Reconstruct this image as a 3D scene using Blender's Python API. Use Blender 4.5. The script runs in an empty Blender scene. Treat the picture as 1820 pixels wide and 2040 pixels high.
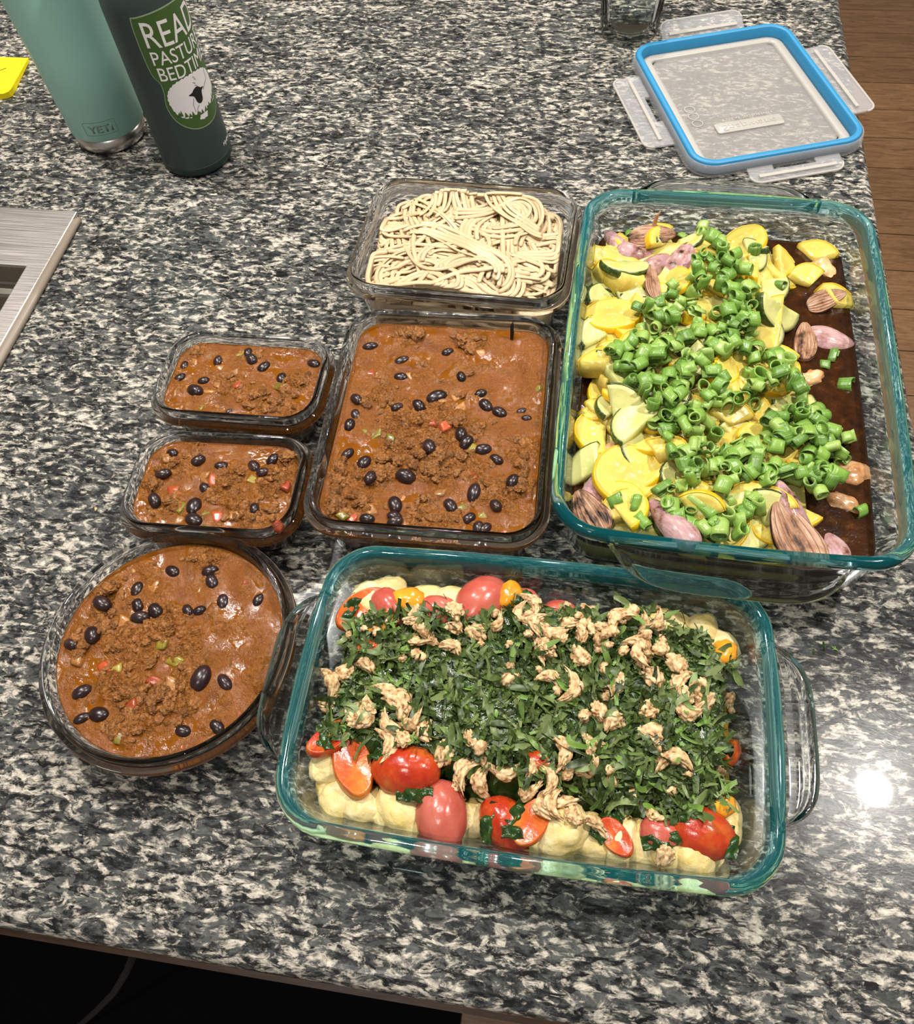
import bpy, bmesh, math, random
import numpy as np
from mathutils import Vector, Matrix, Euler, noise

R = math.radians
scene = bpy.context.scene
COL = scene.collection

# ---------------------------------------------------------------- camera
# world: x along the counter's front edge, y away from it, counter top at z = 0, metres
FPX, CXP, CYP = 1645.5, 910.0, 1003.3
CAM = Vector((0.0, 0.0, 0.5455))
c_r, c_u, c_f = Vector((0.9882, 0.1439, -0.0530)), Vector((-0.0952, 0.8466, 0.5237)), Vector((-0.1202, 0.5125, -0.8502))
cd = bpy.data.cameras.new('camera'); cam = bpy.data.objects.new('camera', cd); COL.objects.link(cam)
c_b = (-c_f).normalized(); c_r = (c_r - c_b * c_r.dot(c_b)).normalized(); c_u = c_b.cross(c_r)
m = Matrix.Identity(4)
for i in range(3):
    m[i][0], m[i][1], m[i][2], m[i][3] = c_r[i], c_u[i], c_b[i], CAM[i]
cam.matrix_world = m
cd.sensor_fit = 'AUTO'; cd.sensor_width = 36.0; cd.lens = FPX / 2040 * 36.0
cd.shift_y = (CYP - 1020.0) / 2040; cd.clip_start = 0.01
scene.camera = cam

def P(px, py, z=0.0):
    """point of the place at height z that the photograph shows at pixel px, py"""
    d = -c_b + c_r * ((px - CXP) / FPX) - c_u * ((py - CYP) / FPX)
    return CAM + d * ((z - CAM.z) / d.z)

# ---------------------------------------------------------------- world, lights, exposure
w = bpy.data.worlds.new('world'); scene.world = w; w.use_nodes = True
w.node_tree.nodes['Background'].inputs[0].default_value = (1.0, 0.96, 0.91, 1)
w.node_tree.nodes['Background'].inputs[1].default_value = 0.30
CEIL = 1.525
def downlight_or_fill(x, y, power, size=0.075):
    ld = bpy.data.lights.new('downlight_or_fill', 'AREA'); ld.shape = 'DISK'; ld.size = size
    ld.energy = power; ld.color = (1.0, 0.95, 0.89); ld.spread = R(140)
    o = bpy.data.objects.new('downlight_or_fill', ld); COL.objects.link(o); o.location = (x, y, CEIL - 0.012)
for (x, y, pw) in ((0.80, 0.57, 17), (-0.78, 0.85, 17), (0.0, 1.75, 15), (-0.25, 0.45, 5), (1.5, 1.9, 12), (-0.35, -0.5, 5)):  # the weak lamps and the far right one are added for highlights and fill
    downlight_or_fill(x, y, pw)
vs = scene.view_settings
scene.display_settings.display_device = 'sRGB'
vs.view_transform = 'Standard'; vs.look = 'None'; vs.gamma = 1.0; vs.use_curve_mapping = False
vs.exposure = 0.0
cy = scene.cycles
cy.max_bounces = 16; cy.transmission_bounces = 14; cy.glossy_bounces = 6; cy.diffuse_bounces = 3; cy.transparent_max_bounces = 16
cy.sample_clamp_indirect = 6.0; cy.blur_glossy = 0.5
cy.use_denoising = True; cy.adaptive_threshold = 0.02

# ---------------------------------------------------------------- helpers
def tag(o, label=None, cat=None, group=None, kind=None):
    if label: o['label'] = label
    if cat: o['category'] = cat
    if group: o['group'] = group
    if kind: o['kind'] = kind
    return o

def raw(name, v, f, mats=(), smooth=True, mi=None):
    me = bpy.data.meshes.new(name)
    me.from_pydata([tuple(p) for p in v], [], f)
    if not isinstance(mats, (list, tuple)): mats = [mats]
    for mm in mats: me.materials.append(mm)
    me.polygons.foreach_set('use_smooth', [smooth] * len(me.polygons))
    if mi is not None: me.polygons.foreach_set('material_index', mi)
    me.update()
    return me

def fixn(me):
    bm = bmesh.new(); bm.from_mesh(me); bmesh.ops.recalc_face_normals(bm, faces=bm.faces); bm.to_mesh(me); bm.free(); me.update()
    return me

def link(name, me, parent=None, loc=None, rot=None, scl=None):
    o = bpy.data.objects.new(name, me); COL.objects.link(o)
    if parent is not None: o.parent = parent
    if loc is not None: o.location = loc
    if rot is not None: o.rotation_euler = rot
    if scl is not None: o.scale = scl
    return o

def obj(name, v, f, mat, parent=None, smooth=True, loc=None, rot=None):
    return link(name, fixn(raw(name, v, f, mat, smooth)), parent, loc, rot)

def empty(name, loc=(0, 0, 0), rz=0):
    o = bpy.data.objects.new(name, None); COL.objects.link(o); o.location = loc; o.rotation_euler = (0, 0, rz); o.empty_display_size = 0.02
    return o

def loft(rings, cap0=True, cap1=True, closed=False):
    n = len(rings[0]); v = [p for r in rings for p in r]; f = []
    k = len(rings)
    for i in range(k if closed else k - 1):
        a, b = i * n, ((i + 1) % k) * n
        for j in range(n):
            j2 = (j + 1) % n
            f.append((a + j, a + j2, b + j2, b + j))
    if not closed:
        if cap0: f.append(tuple(range(n))[::-1])
        if cap1: f.append(tuple(range((k - 1) * n, k * n)))
    return v, f

def rr(L, W, r, n=9, m=7, bulge=0.0):
    """rounded rectangle, counter-clockwise, with points along the sides"""
    r = max(min(r, L / 2 - 1e-4, W / 2 - 1e-4), 5e-4)
    cs = ((L / 2 - r, W / 2 - r, 0), (-(L / 2 - r), W / 2 - r, 90), (-(L / 2 - r), -(W / 2 - r), 180), (L / 2 - r, -(W / 2 - r), 270))
    pts = []
    for q, (cx, cyy, a0) in enumerate(cs):
        for k in range(n + 1):
            a = R(a0 + 90 * k / n); pts.append((cx + r * math.cos(a), cyy + r * math.sin(a)))
        nx = cs[(q + 1) % 4]; a1 = R(nx[2])
        e = (nx[0] + r * math.cos(a1), nx[1] + r * math.sin(a1)); s = pts[-1]
        d = (math.cos(R(a0 + 90)), math.sin(R(a0 + 90)))
        for k in range(1, m + 1):
            t = k / (m + 1); bb = bulge * (1 - (2 * t - 1) ** 2)
            pts.append((s[0] + (e[0] - s[0]) * t + d[0] * bb, s[1] + (e[1] - s[1]) * t + d[1] * bb))
    return pts

def circ(r, n=96):
    return [(r * math.cos(2 * math.pi * k / n), r * math.sin(2 * math.pi * k / n)) for k in range(n)]

def box(x0, x1, y0, y1, z0, z1):
    v = [(x, y, z) for z in (z0, z1) for y in (y0, y1) for x in (x0, x1)]
    return v, [(0, 2, 3, 1), (4, 5, 7, 6), (0, 1, 5, 4), (2, 6, 7, 3), (0, 4, 6, 2), (1, 3, 7, 5)]

def lathe(prof, n=96, cap0=True, cap1=True):
    return loft([[(r * math.cos(2 * math.pi * k / n), r * math.sin(2 * math.pi * k / n), z) for k in range(n)] for (r, z) in prof], cap0, cap1)

def tube(path, rad, n=8, flat=1.0, up=Vector((0, 0, 1))):
    """tube along a path; rad a number or a list; flat squeezes it along up"""
    path = [Vector(p) for p in path]; rings = []
    for i, p in enumerate(path):
        t = (path[min(i + 1, len(path) - 1)] - path[max(i - 1, 0)]).normalized()
        s = t.cross(up)
        if s.length < 1e-4: s = t.cross(Vector((1, 0, 0)))
        s.normalize(); u = s.cross(t)
        r = rad[i] if isinstance(rad, (list, tuple)) else rad
        rings.append([p + s * (r * math.cos(2 * math.pi * k / n)) + u * (r * flat * math.sin(2 * math.pi * k / n)) for k in range(n)])
    return loft(rings)

def join(*parts):
    v, f = [], []
    for a, b in parts:
        o = len(v); v += list(a); f += [tuple(i + o for i in q) for q in b]
    return v, f

def ico(sub):
    bm = bmesh.new(); bmesh.ops.create_icosphere(bm, subdivisions=sub, radius=1.0)
    v = [x.co.copy() for x in bm.verts]; bm.verts.index_update(); f = [tuple(x.index for x in q.verts) for q in bm.faces]; bm.free()
    return v, f
ICO = {k: ico(k) for k in (2, 3, 4, 5)}

def nz(p, s, seed=0.0, oct=1):
    q = Vector(p) * s + Vector((seed * 7.31, seed * 3.17, -seed * 5.03))
    if oct == 1: return noise.noise(q)
    return noise.fractal(q, 1.0, 2.0, oct)

# ---------------------------------------------------------------- materials
def new(name):
    mt = bpy.data.materials.new(name); mt.use_nodes = True
    nt = mt.node_tree; return mt, nt, nt.nodes['Principled BSDF']
def S(b, **k):
    for a, v in k.items():
        a = {'col': 'Base Color', 'rough': 'Roughness', 'metal': 'Metallic', 'spec': 'Specular IOR Level', 'trans': 'Transmission Weight', 'ior': 'IOR', 'coat': 'Coat Weight', 'coatr': 'Coat Roughness', 'alpha': 'Alpha', 'sss': 'Subsurface Weight', 'sheen': 'Sheen Weight'}[a]
        b.inputs[a].default_value = (v + (1,)) if isinstance(v, tuple) else v
def N(nt, t, **k):
    n = nt.nodes.new(t)
    for a, v in k.items():
        if a.startswith('i_'):
            key = a[2:]; n.inputs[int(key) if key.isdigit() else key.replace('_', ' ')].default_value = v
        else: setattr(n, a, v)
    return n
def L(nt, a, b): nt.links.new(a, b)
def ramp(nt, fac, stops, interp='LINEAR'):
    n = N(nt, 'ShaderNodeValToRGB'); n.color_ramp.interpolation = interp
    e = n.color_ramp.elements
    while len(e) < len(stops): e.new(0.5)
    for x, (p, c) in zip(e, stops):
        x.position = p; x.color = (c if isinstance(c, tuple) else (c, c, c)) + (1,)
    L(nt, fac, n.inputs[0]); return n.outputs[0]
def mixc(nt, fac, a, b, mode='MIX'):
    n = N(nt, 'ShaderNodeMix', data_type='RGBA', blend_type=mode)
    for val, sock in ((fac, n.inputs[0]), (a, n.inputs[6]), (b, n.inputs[7])):
        if hasattr(val, 'links') or isinstance(val, bpy.types.NodeSocket): L(nt, val, sock)
        else: sock.default_value = (val + (1,)) if isinstance(val, tuple) else val
    return n.outputs[2]
def coords(nt, scale=(1, 1, 1), rot=(0, 0, 0), kind='Object', loc=(0, 0, 0)):
    tc = N(nt, 'ShaderNodeTexCoord'); mp = N(nt, 'ShaderNodeMapping'); L(nt, tc.outputs[kind], mp.inputs[0])
    mp.inputs['Scale'].default_value = scale; mp.inputs['Rotation'].default_value = rot; mp.inputs['Location'].default_value = loc
    return mp.outputs[0]
def noi(nt, vec, scale, detail=3, rough=0.5, dist=0.0, dim='3D'):
    n = N(nt, 'ShaderNodeTexNoise', noise_dimensions=dim, i_Scale=scale, i_Detail=detail, i_Roughness=rough, i_Distortion=dist); L(nt, vec, n.inputs['Vector']); return n.outputs[0]
def bump(nt, b, h, strength=0.3, dist=0.001):
    n = N(nt, 'ShaderNodeBump'); n.inputs['Strength'].default_value = strength; n.inputs['Distance'].default_value = dist
    L(nt, h, n.inputs['Height']); L(nt, n.outputs[0], b.inputs['Normal'])
def rnd(nt):
    return N(nt, 'ShaderNodeObjectInfo').outputs['Random']
def shifted(nt, scale=1.0):
    """object coordinates moved by the object's random number, so copies differ"""
    tc = N(nt, 'ShaderNodeTexCoord'); oi = N(nt, 'ShaderNodeObjectInfo')
    mu = N(nt, 'ShaderNodeMath', operation='MULTIPLY'); L(nt, oi.outputs['Random'], mu.inputs[0]); mu.inputs[1].default_value = 37.0
    ad = N(nt, 'ShaderNodeVectorMath', operation='ADD'); L(nt, tc.outputs['Object'], ad.inputs[0]); L(nt, mu.outputs[0], ad.inputs[1])
    return ad.outputs[0]

def plain(name, col, rough=0.5, spec=0.5, metal=0.0, coat=0.0):
    mt, nt, b = new(name); S(b, col=col, rough=rough, spec=spec, metal=metal, coat=coat); return mt

def granite():
    mt, nt, b = new('granite')
    v = coords(nt, (0.50, 1.0, 1.0), (0, 0, R(-9)))
    wob = N(nt, 'ShaderNodeTexNoise', i_Scale=55.0, i_Detail=2.0); L(nt, v, wob.inputs['Vector'])
    sub = N(nt, 'ShaderNodeVectorMath', operation='SUBTRACT'); L(nt, wob.outputs['Color'], sub.inputs[0]); sub.inputs[1].default_value = (0.5, 0.5, 0.5)
    sc = N(nt, 'ShaderNodeVectorMath', operation='SCALE'); L(nt, sub.outputs[0], sc.inputs[0]); sc.inputs['Scale'].default_value = 0.010
    ad = N(nt, 'ShaderNodeVectorMath', operation='ADD'); L(nt, v, ad.inputs[0]); L(nt, sc.outputs[0], ad.inputs[1]); q = ad.outputs[0]
    big = noi(nt, q, 30, 2, 0.5)
    g = noi(nt, q, 260, 6, 0.68)
    base = ramp(nt, g, [(0.30, (0.005, 0.006, 0.007)), (0.45, (0.017, 0.019, 0.020)), (0.58, (0.060, 0.064, 0.063)), (0.76, (0.16, 0.16, 0.15))])
    # grey translucent crystals
    vo = N(nt, 'ShaderNodeTexVoronoi', i_Scale=135.0); L(nt, q, vo.inputs['Vector'])
    cm = ramp(nt, vo.outputs['Color'], [(0.62, 0.0), (0.70, 1.0)])
    c1 = mixc(nt, cm, base, ramp(nt, noi(nt, q, 420, 4, 0.6), [(0.3, (0.035, 0.038, 0.037)), (0.7, (0.115, 0.12, 0.115))]))
    # cream feldspar flecks
    wn = noi(nt, q, 200, 7, 0.70, 0.4)
    lo = N(nt, 'ShaderNodeMath', operation='MULTIPLY_ADD'); L(nt, big, lo.inputs[0]); lo.inputs[1].default_value = 0.22; L(nt, wn, lo.inputs[2])
    vg = N(nt, 'ShaderNodeTexVoronoi', i_Scale=330.0); L(nt, q, vg.inputs['Vector'])
    vs_ = N(nt, 'ShaderNodeSeparateColor'); L(nt, vg.outputs['Color'], vs_.inputs[0])
    def grain(val, ch, wgt):
        a_ = N(nt, 'ShaderNodeMath', operation='SUBTRACT'); L(nt, vs_.outputs[ch], a_.inputs[0]); a_.inputs[1].default_value = 0.5
        b_ = N(nt, 'ShaderNodeMath', operation='MULTIPLY_ADD'); L(nt, a_.outputs[0], b_.inputs[0]); b_.inputs[1].default_value = wgt; L(nt, val, b_.inputs[2]); return b_.outputs[0]
    wm = ramp(nt, grain(lo.outputs[0], 0, 0.10), [(0.605, 0.0), (0.725, 1.0)])
    fine = noi(nt, q, 700, 2, 0.5)
    cream = ramp(nt, fine, [(0.3, (0.34, 0.31, 0.26)), (0.7, (0.62, 0.575, 0.49))])
    c2 = mixc(nt, wm, c1, cream)
    # black mica streaks
    v2 = coords(nt, (0.36, 1.0, 1.0), (0, 0, R(-9)), loc=(3.1, 1.7, 0.4))
    bn = noi(nt, v2, 190, 6, 0.68, 0.8)
    bmk = ramp(nt, grain(bn, 1, 0.09), [(0.525, 0.0), (0.63, 1.0)])
    c3 = mixc(nt, bmk, c2, (0.008, 0.009, 0.010))
    L(nt, c3, b.inputs['Base Color'])
    rg = ramp(nt, noi(nt, v, 6, 3), [(0.3, 0.20), (0.7, 0.28)])
    L(nt, rg, b.inputs['Roughness'])
    S(b, spec=0.14, coat=0.35, coatr=0.02)
    bump(nt, b, fine, 0.08, 0.0004)
    return mt

def wood_mat(name, c1, c2, scale=9.0, rough=0.4, axis=(1, 8, 8)):
    mt, nt, b = new(name); v = shifted(nt)
    mp = N(nt, 'ShaderNodeMapping'); mp.inputs['Scale'].default_value = axis; L(nt, v, mp.inputs[0])
    n1 = noi(nt, mp.outputs[0], scale, 4, 0.6, 1.5); n2 = noi(nt, mp.outputs[0], scale * 7, 2, 0.5)
    mx = N(nt, 'ShaderNodeMath', operation='MULTIPLY_ADD'); L(nt, n2, mx.inputs[0]); mx.inputs[1].default_value = 0.35; L(nt, n1, mx.inputs[2])
    c = ramp(nt, mx.outputs[0], [(0.45, c1), (0.85, c2)])
    hs = N(nt, 'ShaderNodeHueSaturation'); L(nt, c, hs.inputs['Color'])
    r = ramp(nt, rnd(nt), [(0, 0.82), (1, 1.15)]); L(nt, r, hs.inputs['Value'])
    L(nt, hs.outputs[0], b.inputs['Base Color']); S(b, rough=rough); bump(nt, b, n2, 0.1, 0.0005)
    return mt

def glass_mat(name, col=(1, 1, 1), ior=1.47, absorb=None, dens=0.0, rough=0.0):
    mt, nt, b = new(name); nt.nodes.remove(b)
    g = N(nt, 'ShaderNodeBsdfGlass', i_IOR=ior, i_Roughness=rough); g.inputs['Color'].default_value = col + (1,)
    out = nt.nodes['Material Output']; L(nt, g.outputs[0], out.inputs[0])
    if absorb:
        va = N(nt, 'ShaderNodeVolumeAbsorption'); va.inputs['Color'].default_value = absorb + (1,); va.inputs['Density'].default_value = dens
        L(nt, va.outputs[0], out.inputs['Volume'])
    return mt

M = {}
M['granite'] = granite()
M['floor'] = wood_mat('oak_floor', (0.13, 0.065, 0.028), (0.27, 0.15, 0.07), axis=(1, 7, 7))
M['trim'] = wood_mat('dark_wood_trim', (0.03, 0.014, 0.006), (0.09, 0.045, 0.02), rough=0.35)
M['cabinet'] = wood_mat('brown_cabinet_wood', (0.05, 0.022, 0.01), (0.11, 0.05, 0.022), axis=(7, 7, 1))
M['black'] = plain('flat_black', (0.004, 0.004, 0.005), 0.9, 0.1)
M['ceiling'] = plain('ceiling_paint', (0.75, 0.72, 0.67), 0.9, 0.2)
def ovenware(h):
    """clear oven glass; teal in the rim colour stands for light piped through the thick glass"""
    mt, nt, b = new('ovenware_glass'); out = nt.nodes['Material Output']
    tc = N(nt, 'ShaderNodeTexCoord'); sp = N(nt, 'ShaderNodeSeparateXYZ'); L(nt, tc.outputs['Object'], sp.inputs[0])
    mr = N(nt, 'ShaderNodeMapRange'); mr.inputs['From Min'].default_value = h - 0.0125; mr.inputs['From Max'].default_value = h - 0.0070; L(nt, sp.outputs['Z'], mr.inputs[0])
    g = N(nt, 'ShaderNodeBsdfGlass', i_IOR=1.44, i_Roughness=0.0)
    L(nt, mixc(nt, mr.outputs[0], (0.985, 0.995, 0.99), (0.78, 0.97, 0.975)), g.inputs['Color'])
    va = N(nt, 'ShaderNodeVolumeAbsorption'); va.inputs['Color'].default_value = (0.03, 0.74, 0.80, 1); va.inputs['Density'].default_value = 15.0; L(nt, va.outputs[0], out.inputs['Volume'])
    S(b, col=(0.008, 0.42, 0.48), rough=0.08, spec=0.6)  # teal mixed in at the rim paints the light gathered in the glass
    mx = N(nt, 'ShaderNodeMixShader'); fm = N(nt, 'ShaderNodeMath', operation='MULTIPLY'); L(nt, mr.outputs[0], fm.inputs[0]); fm.inputs[1].default_value = 0.11
    L(nt, fm.outputs[0], mx.inputs[0]); L(nt, g.outputs[0], mx.inputs[1]); L(nt, b.outputs[0], mx.inputs[2]); L(nt, mx.outputs[0], out.inputs[0])
    return mt
M['pyrex_clear'] = glass_mat('handle_glass', (0.98, 0.995, 0.99), 1.47)
M['soda'] = glass_mat('storage_glass', (1.0, 1.0, 1.0), 1.38)
def thin_glass(name, tint, blend):
    """thin clear wall: see-through face on, mirror-like at grazing angles"""
    mt, nt, b = new(name); nt.nodes.remove(b); out = nt.nodes['Material Output']
    t = N(nt, 'ShaderNodeBsdfTransparent'); t.inputs[0].default_value = tint + (1,); g = N(nt, 'ShaderNodeBsdfGlossy', i_Roughness=0.03)
    lw = N(nt, 'ShaderNodeLayerWeight'); lw.inputs[0].default_value = blend
    mx = N(nt, 'ShaderNodeMixShader'); L(nt, lw.outputs['Fresnel'], mx.inputs[0]); L(nt, t.outputs[0], mx.inputs[1]); L(nt, g.outputs[0], mx.inputs[2]); L(nt, mx.outputs[0], out.inputs[0]); return mt
M['clear'] = thin_glass('drinking_glass', (0.95, 0.97, 0.96), 0.16)
M['water'] = thin_glass('water', (0.96, 0.97, 0.97), 0.12)
# ---------------------------------------------------------------- more materials
def frosted(name, col, fac, rough=0.3):
    """milky see-through plastic"""
    mt, nt, b = new(name); S(b, col=col, rough=rough, spec=0.5)
    tr = N(nt, 'ShaderNodeBsdfTransparent'); mx = N(nt, 'ShaderNodeMixShader')
    mx.inputs[0].default_value = fac; L(nt, tr.outputs[0], mx.inputs[1]); L(nt, b.outputs[0], mx.inputs[2])
    L(nt, mx.outputs[0], nt.nodes['Material Output'].inputs[0]); return mt
M['plastic'] = frosted('clear_plastic', (0.62, 0.62, 0.63), 0.24, 0.16)
M['plastic2'] = frosted('milky_plastic', (0.58, 0.55, 0.50), 0.58, 0.3)
M['plastic3'] = frosted('thin_panel_plastic', (0.55, 0.53, 0.50), 0.26, 0.2)
M['gasket'] = plain('blue_silicone', (0.022, 0.22, 0.43), 0.45)
def brushed(name, col, rough, axis=(2, 160, 2)):
    mt, nt, b = new(name); S(b, col=col, metal=1.0, rough=rough); v = coords(nt, axis)
    n = noi(nt, v, 6, 3); bump(nt, b, n, 0.05, 0.0004)
    L(nt, ramp(nt, n, [(0.3, rough * 0.8), (0.7, rough * 1.25)]), b.inputs['Roughness']); return mt
M['steel'] = brushed('brushed_steel', (0.72, 0.68, 0.65), 0.38)
M['steel_dark'] = brushed('basin_steel', (0.42, 0.39, 0.34), 0.32)
M['steel_cup'] = brushed('cup_steel', (0.60, 0.57, 0.53), 0.26, (2, 2, 2))
def powder(name, col, rough=0.42):
    mt, nt, b = new(name); S(b, col=col, rough=rough, spec=0.4); v = coords(nt)
    bump(nt, b, noi(nt, v, 1800, 2), 0.12, 0.0003); return mt
M['seafoam'] = powder('seafoam_powder_coat', (0.34, 0.64, 0.56))
M['forest'] = powder('dark_green_powder_coat', (0.034, 0.055, 0.049), 0.45)
M['forest_dark'] = powder('dark_green_base', (0.016, 0.034, 0.030), 0.5)
M['stick_green'] = plain('sticker_green', (0.05, 0.11, 0.022), 0.35)
M['stick_edge'] = plain('sticker_edge', (0.30, 0.36, 0.24), 0.4)
M['stick_white'] = plain('sticker_white', (0.80, 0.77, 0.78), 0.35)
M['ink'] = plain('black_ink', (0.006, 0.006, 0.006), 0.5)
M['thin_ink'] = plain('grey_ink', (0.10, 0.10, 0.10), 0.6)
M['engrave'] = plain('engraved_line', (0.16, 0.24, 0.21), 0.6)
M['caulk'] = plain('grey_caulk', (0.24, 0.20, 0.155), 0.35)
M['paper'] = plain('yellow_paper', (0.98, 0.80, 0.012), 0.7, 0.2)
M['paper2'] = plain('yellow_paper_shadow', (0.82, 0.58, 0.02), 0.7, 0.2)

# ---------------------------------------------------------------- setting: floor, ceiling, counter, cabinet
FZ = -0.915
fl = obj('floor', *box(-2.2, 2.6, -1.6, 4.0, FZ - 0.05, FZ - 0.012), M['trim'], smooth=False)
tag(fl, 'brown oak plank floor below the stone counter', 'floor', kind='structure')
pk_v, pk_f = box(-0.598, 0.598, -0.0635, 0.0635, 0, 0.012)
pk = fixn(raw('plank', pk_v, pk_f, M['floor'], False)); random.seed(4)
yy = -1.53
while yy < 3.95:
    off = random.uniform(-0.6, 0.6)
    for k in range(-1, 5):
        x = -2.2 + off + 1.2 * k + 0.2
        if -1.65 < x < 2.05: link('plank', pk, fl, (x, yy, FZ - 0.012))
    yy += 0.130
ce = obj('ceiling', *box(-2.2, 2.6, -1.6, 4.0, CEIL, CEIL + 0.05), M['ceiling'], smooth=False)
tag(ce, 'pale painted ceiling above the counter', 'ceiling', kind='structure')
for nm, b_ in (('wall_back', (-2.2, 2.6, 4.0, 4.06)), ('wall_left', (-2.26, -2.2, -1.6, 4.0)), ('wall_right', (2.6, 2.66, -1.6, 4.0))):
    o = obj(nm, *box(*b_, FZ - 0.05, CEIL), M['ceiling'], smooth=False); tag(o, 'plain painted kitchen wall away from the counter', 'wall', kind='structure')

def slab_with_hole(x0, x1, y0, y1, hx0, hx1, hy0, hy1, z0, z1):
    xs, ys = (x0, hx0, hx1, x1), (y0, hy0, hy1, y1)
    v = [(x, y, z) for z in (z0, z1) for y in ys for x in xs]; f = []
    ix = lambda i, j, k: k * 16 + j * 4 + i
    for j in range(3):
        for i in range(3):
            if i == 1 and j == 1: continue
            f.append((ix(i, j, 1), ix(i + 1, j, 1), ix(i + 1, j + 1, 1), ix(i, j + 1, 1)))
            f.append((ix(i, j, 0), ix(i, j + 1, 0), ix(i + 1, j + 1, 0), ix(i + 1, j, 0)))
    for i in range(3):
        f.append((ix(i, 0, 0), ix(i + 1, 0, 0), ix(i + 1, 0, 1), ix(i, 0, 1))); f.append((ix(i, 3, 0), ix(i, 3, 1), ix(i + 1, 3, 1), ix(i + 1, 3, 0)))
        f.append((ix(0, i, 0), ix(0, i, 1), ix(0, i + 1, 1), ix(0, i + 1, 0))); f.append((ix(3, i, 0), ix(3, i + 1, 0), ix(3, i + 1, 1), ix(3, i, 1)))
    f += [(ix(1, 1, 0), ix(1, 1, 1), ix(2, 1, 1), ix(2, 1, 0)), (ix(1, 2, 0), ix(2, 2, 0), ix(2, 2, 1), ix(1, 2, 1)),
          (ix(1, 1, 0), ix(1, 2, 0), ix(1, 2, 1), ix(1, 1, 1)), (ix(2, 1, 0), ix(2, 1, 1), ix(2, 2, 1), ix(2, 2, 0))]
    return v, f
SX0, SX1, SY0, SY1 = -1.04, -0.5131, 0.08, 0.630          # sink deck
HX0, HX1, HY0, HY1 = -1.00, -0.5335, 0.14, 0.5484          # basin opening
ctr = obj('counter', *slab_with_hole(-1.7, 0.277, -0.001, 1.75, HX0 - 0.004, HX1 + 0.004, HY0 - 0.004, HY1 + 0.004, -0.032, 0.0), M['granite'], smooth=False)
bm = bmesh.new(); bm.from_mesh(ctr.data)
ed = [e for e in bm.edges if all(abs(v.co.z) < 1e-5 for v in e.verts) and (all(v.co.y < 0 for v in e.verts) or all(v.co.x > 0.27 for v in e.verts))]
bmesh.ops.bevel(bm, geom=ed, offset=0.011, segments=6, profile=0.5, affect='EDGES')
for f in bm.faces: f.smooth = len(f.verts) == 4 and 0.05 < abs(f.normal.z) < 0.99
bm.to_mesh(ctr.data); bm.free()
tag(ctr, 'speckled black, grey and cream polished granite counter slab with rounded edges', 'counter', kind='structure')
tr = obj('trim_1', *join(box(-1.69, 0.272, -0.0045, 0.02, -0.040, -0.033), box(-1.69, 0.27, -0.0015, 0.02, -0.060, -0.040)), M['trim'], smooth=False)
tag(tr, 'dark wood moulding under the front edge of the counter', 'trim', kind='structure')
cb = empty('base_cabinet', (0, 0, FZ)); tag(cb, 'brown wooden base cabinet carrying the granite counter', 'cabinet')
obj('body', *slab_with_hole(-1.66, 0.24, 0.02, 1.70, HX0 - 0.01, HX1 + 0.01, HY0 - 0.01, HY1 + 0.01, 0.09, 0.882), M['cabinet'], cb, False)
obj('toe_kick', *box(-1.64, 0.20, 0.08, 1.66, 0.0, 0.09), M['black'], cb, False)
mat = obj('floor_shade_sheet', *loft([[(x, y, FZ + z) for x, y in [(p[0] - 0.80, p[1] - 0.30) for p in rr(1.46, 0.72 - i, 0.04)]] for z, i in ((0.001, 0), (0.010, 0), (0.013, 0.008))]), M['black'], smooth=False)  # black sheet added to stand in for the deep shade before the counter
tag(mat, 'black sheet added on the floor for the shade in front of the counter', 'mat')
cord = obj('cord', *tube([P(262, 1915, -0.12) + Vector((0, 0.004, 0)), P(250, 1940, -0.2), P(225, 1980, -0.3), P(190, 2015, -0.42), P(150, 2050, -0.6), P(120, 2075, FZ + 0.017)], 0.003, 8), plain('brown_cord', (0.004, 0.003, 0.002), 0.9))
tag(cord, 'thin brown cord hanging in the dark before the counter front', 'cord')

# ---------------------------------------------------------------- sink
sk = empty('sink', ((SX0 + SX1) / 2, (SY0 + SY1) / 2, 0)); tag(sk, 'brushed stainless steel sink set into the granite counter', 'sink')
off = Vector(sk.location)
dk = obj('deck', *[a if i else [Vector(p) - off for p in a] for i, a in enumerate(slab_with_hole(SX0, SX1, SY0, SY1, HX0, HX1, HY0, HY1, 0.0005, 0.0050))], M['steel'], sk, False)
bv = dk.modifiers.new('bevel', 'BEVEL'); bv.width = 0.0012; bv.segments = 2; bv.limit_method = 'ANGLE'
def basin():
    cx, cyy = (HX0 + HX1) / 2, (HY0 + HY1) / 2; lx, ly = HX1 - HX0, HY1 - HY0; rings = []
    for ins, z, r in ((-0.001, 0.004, 0.004), (-0.001, -0.020, 0.004), (0.0, -0.022, 0.006), (0.012, -0.0235, 0.012), (0.014, -0.026, 0.014), (0.018, -0.20, 0.02), (0.035, -0.215, 0.02), (0.0365, -0.217, 0.02),
                      (0.034, -0.2175, 0.02), (0.015, -0.202, 0.02), (0.011, -0.028, 0.012), (-0.003, -0.024, 0.004), (-0.003, 0.0, 0.004)):
        rings.append([(x + cx - off.x, y + cyy - off.y, z) for x, y in rr(lx - 2 * ins, ly - 2 * ins, r, 5, 1)])
    return loft(rings, False, False, closed=True), [(x + cx - off.x, y + cyy - off.y, -0.216) for x, y in rr(lx - 0.071, ly - 0.071, 0.02, 5, 1)]
(bv_, bf_), bot = basin(); n0 = len(bv_)
obj('basin', bv_ + bot, bf_ + [tuple(range(n0, n0 + len(bot)))], M['steel_dark'], sk, False)
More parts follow.
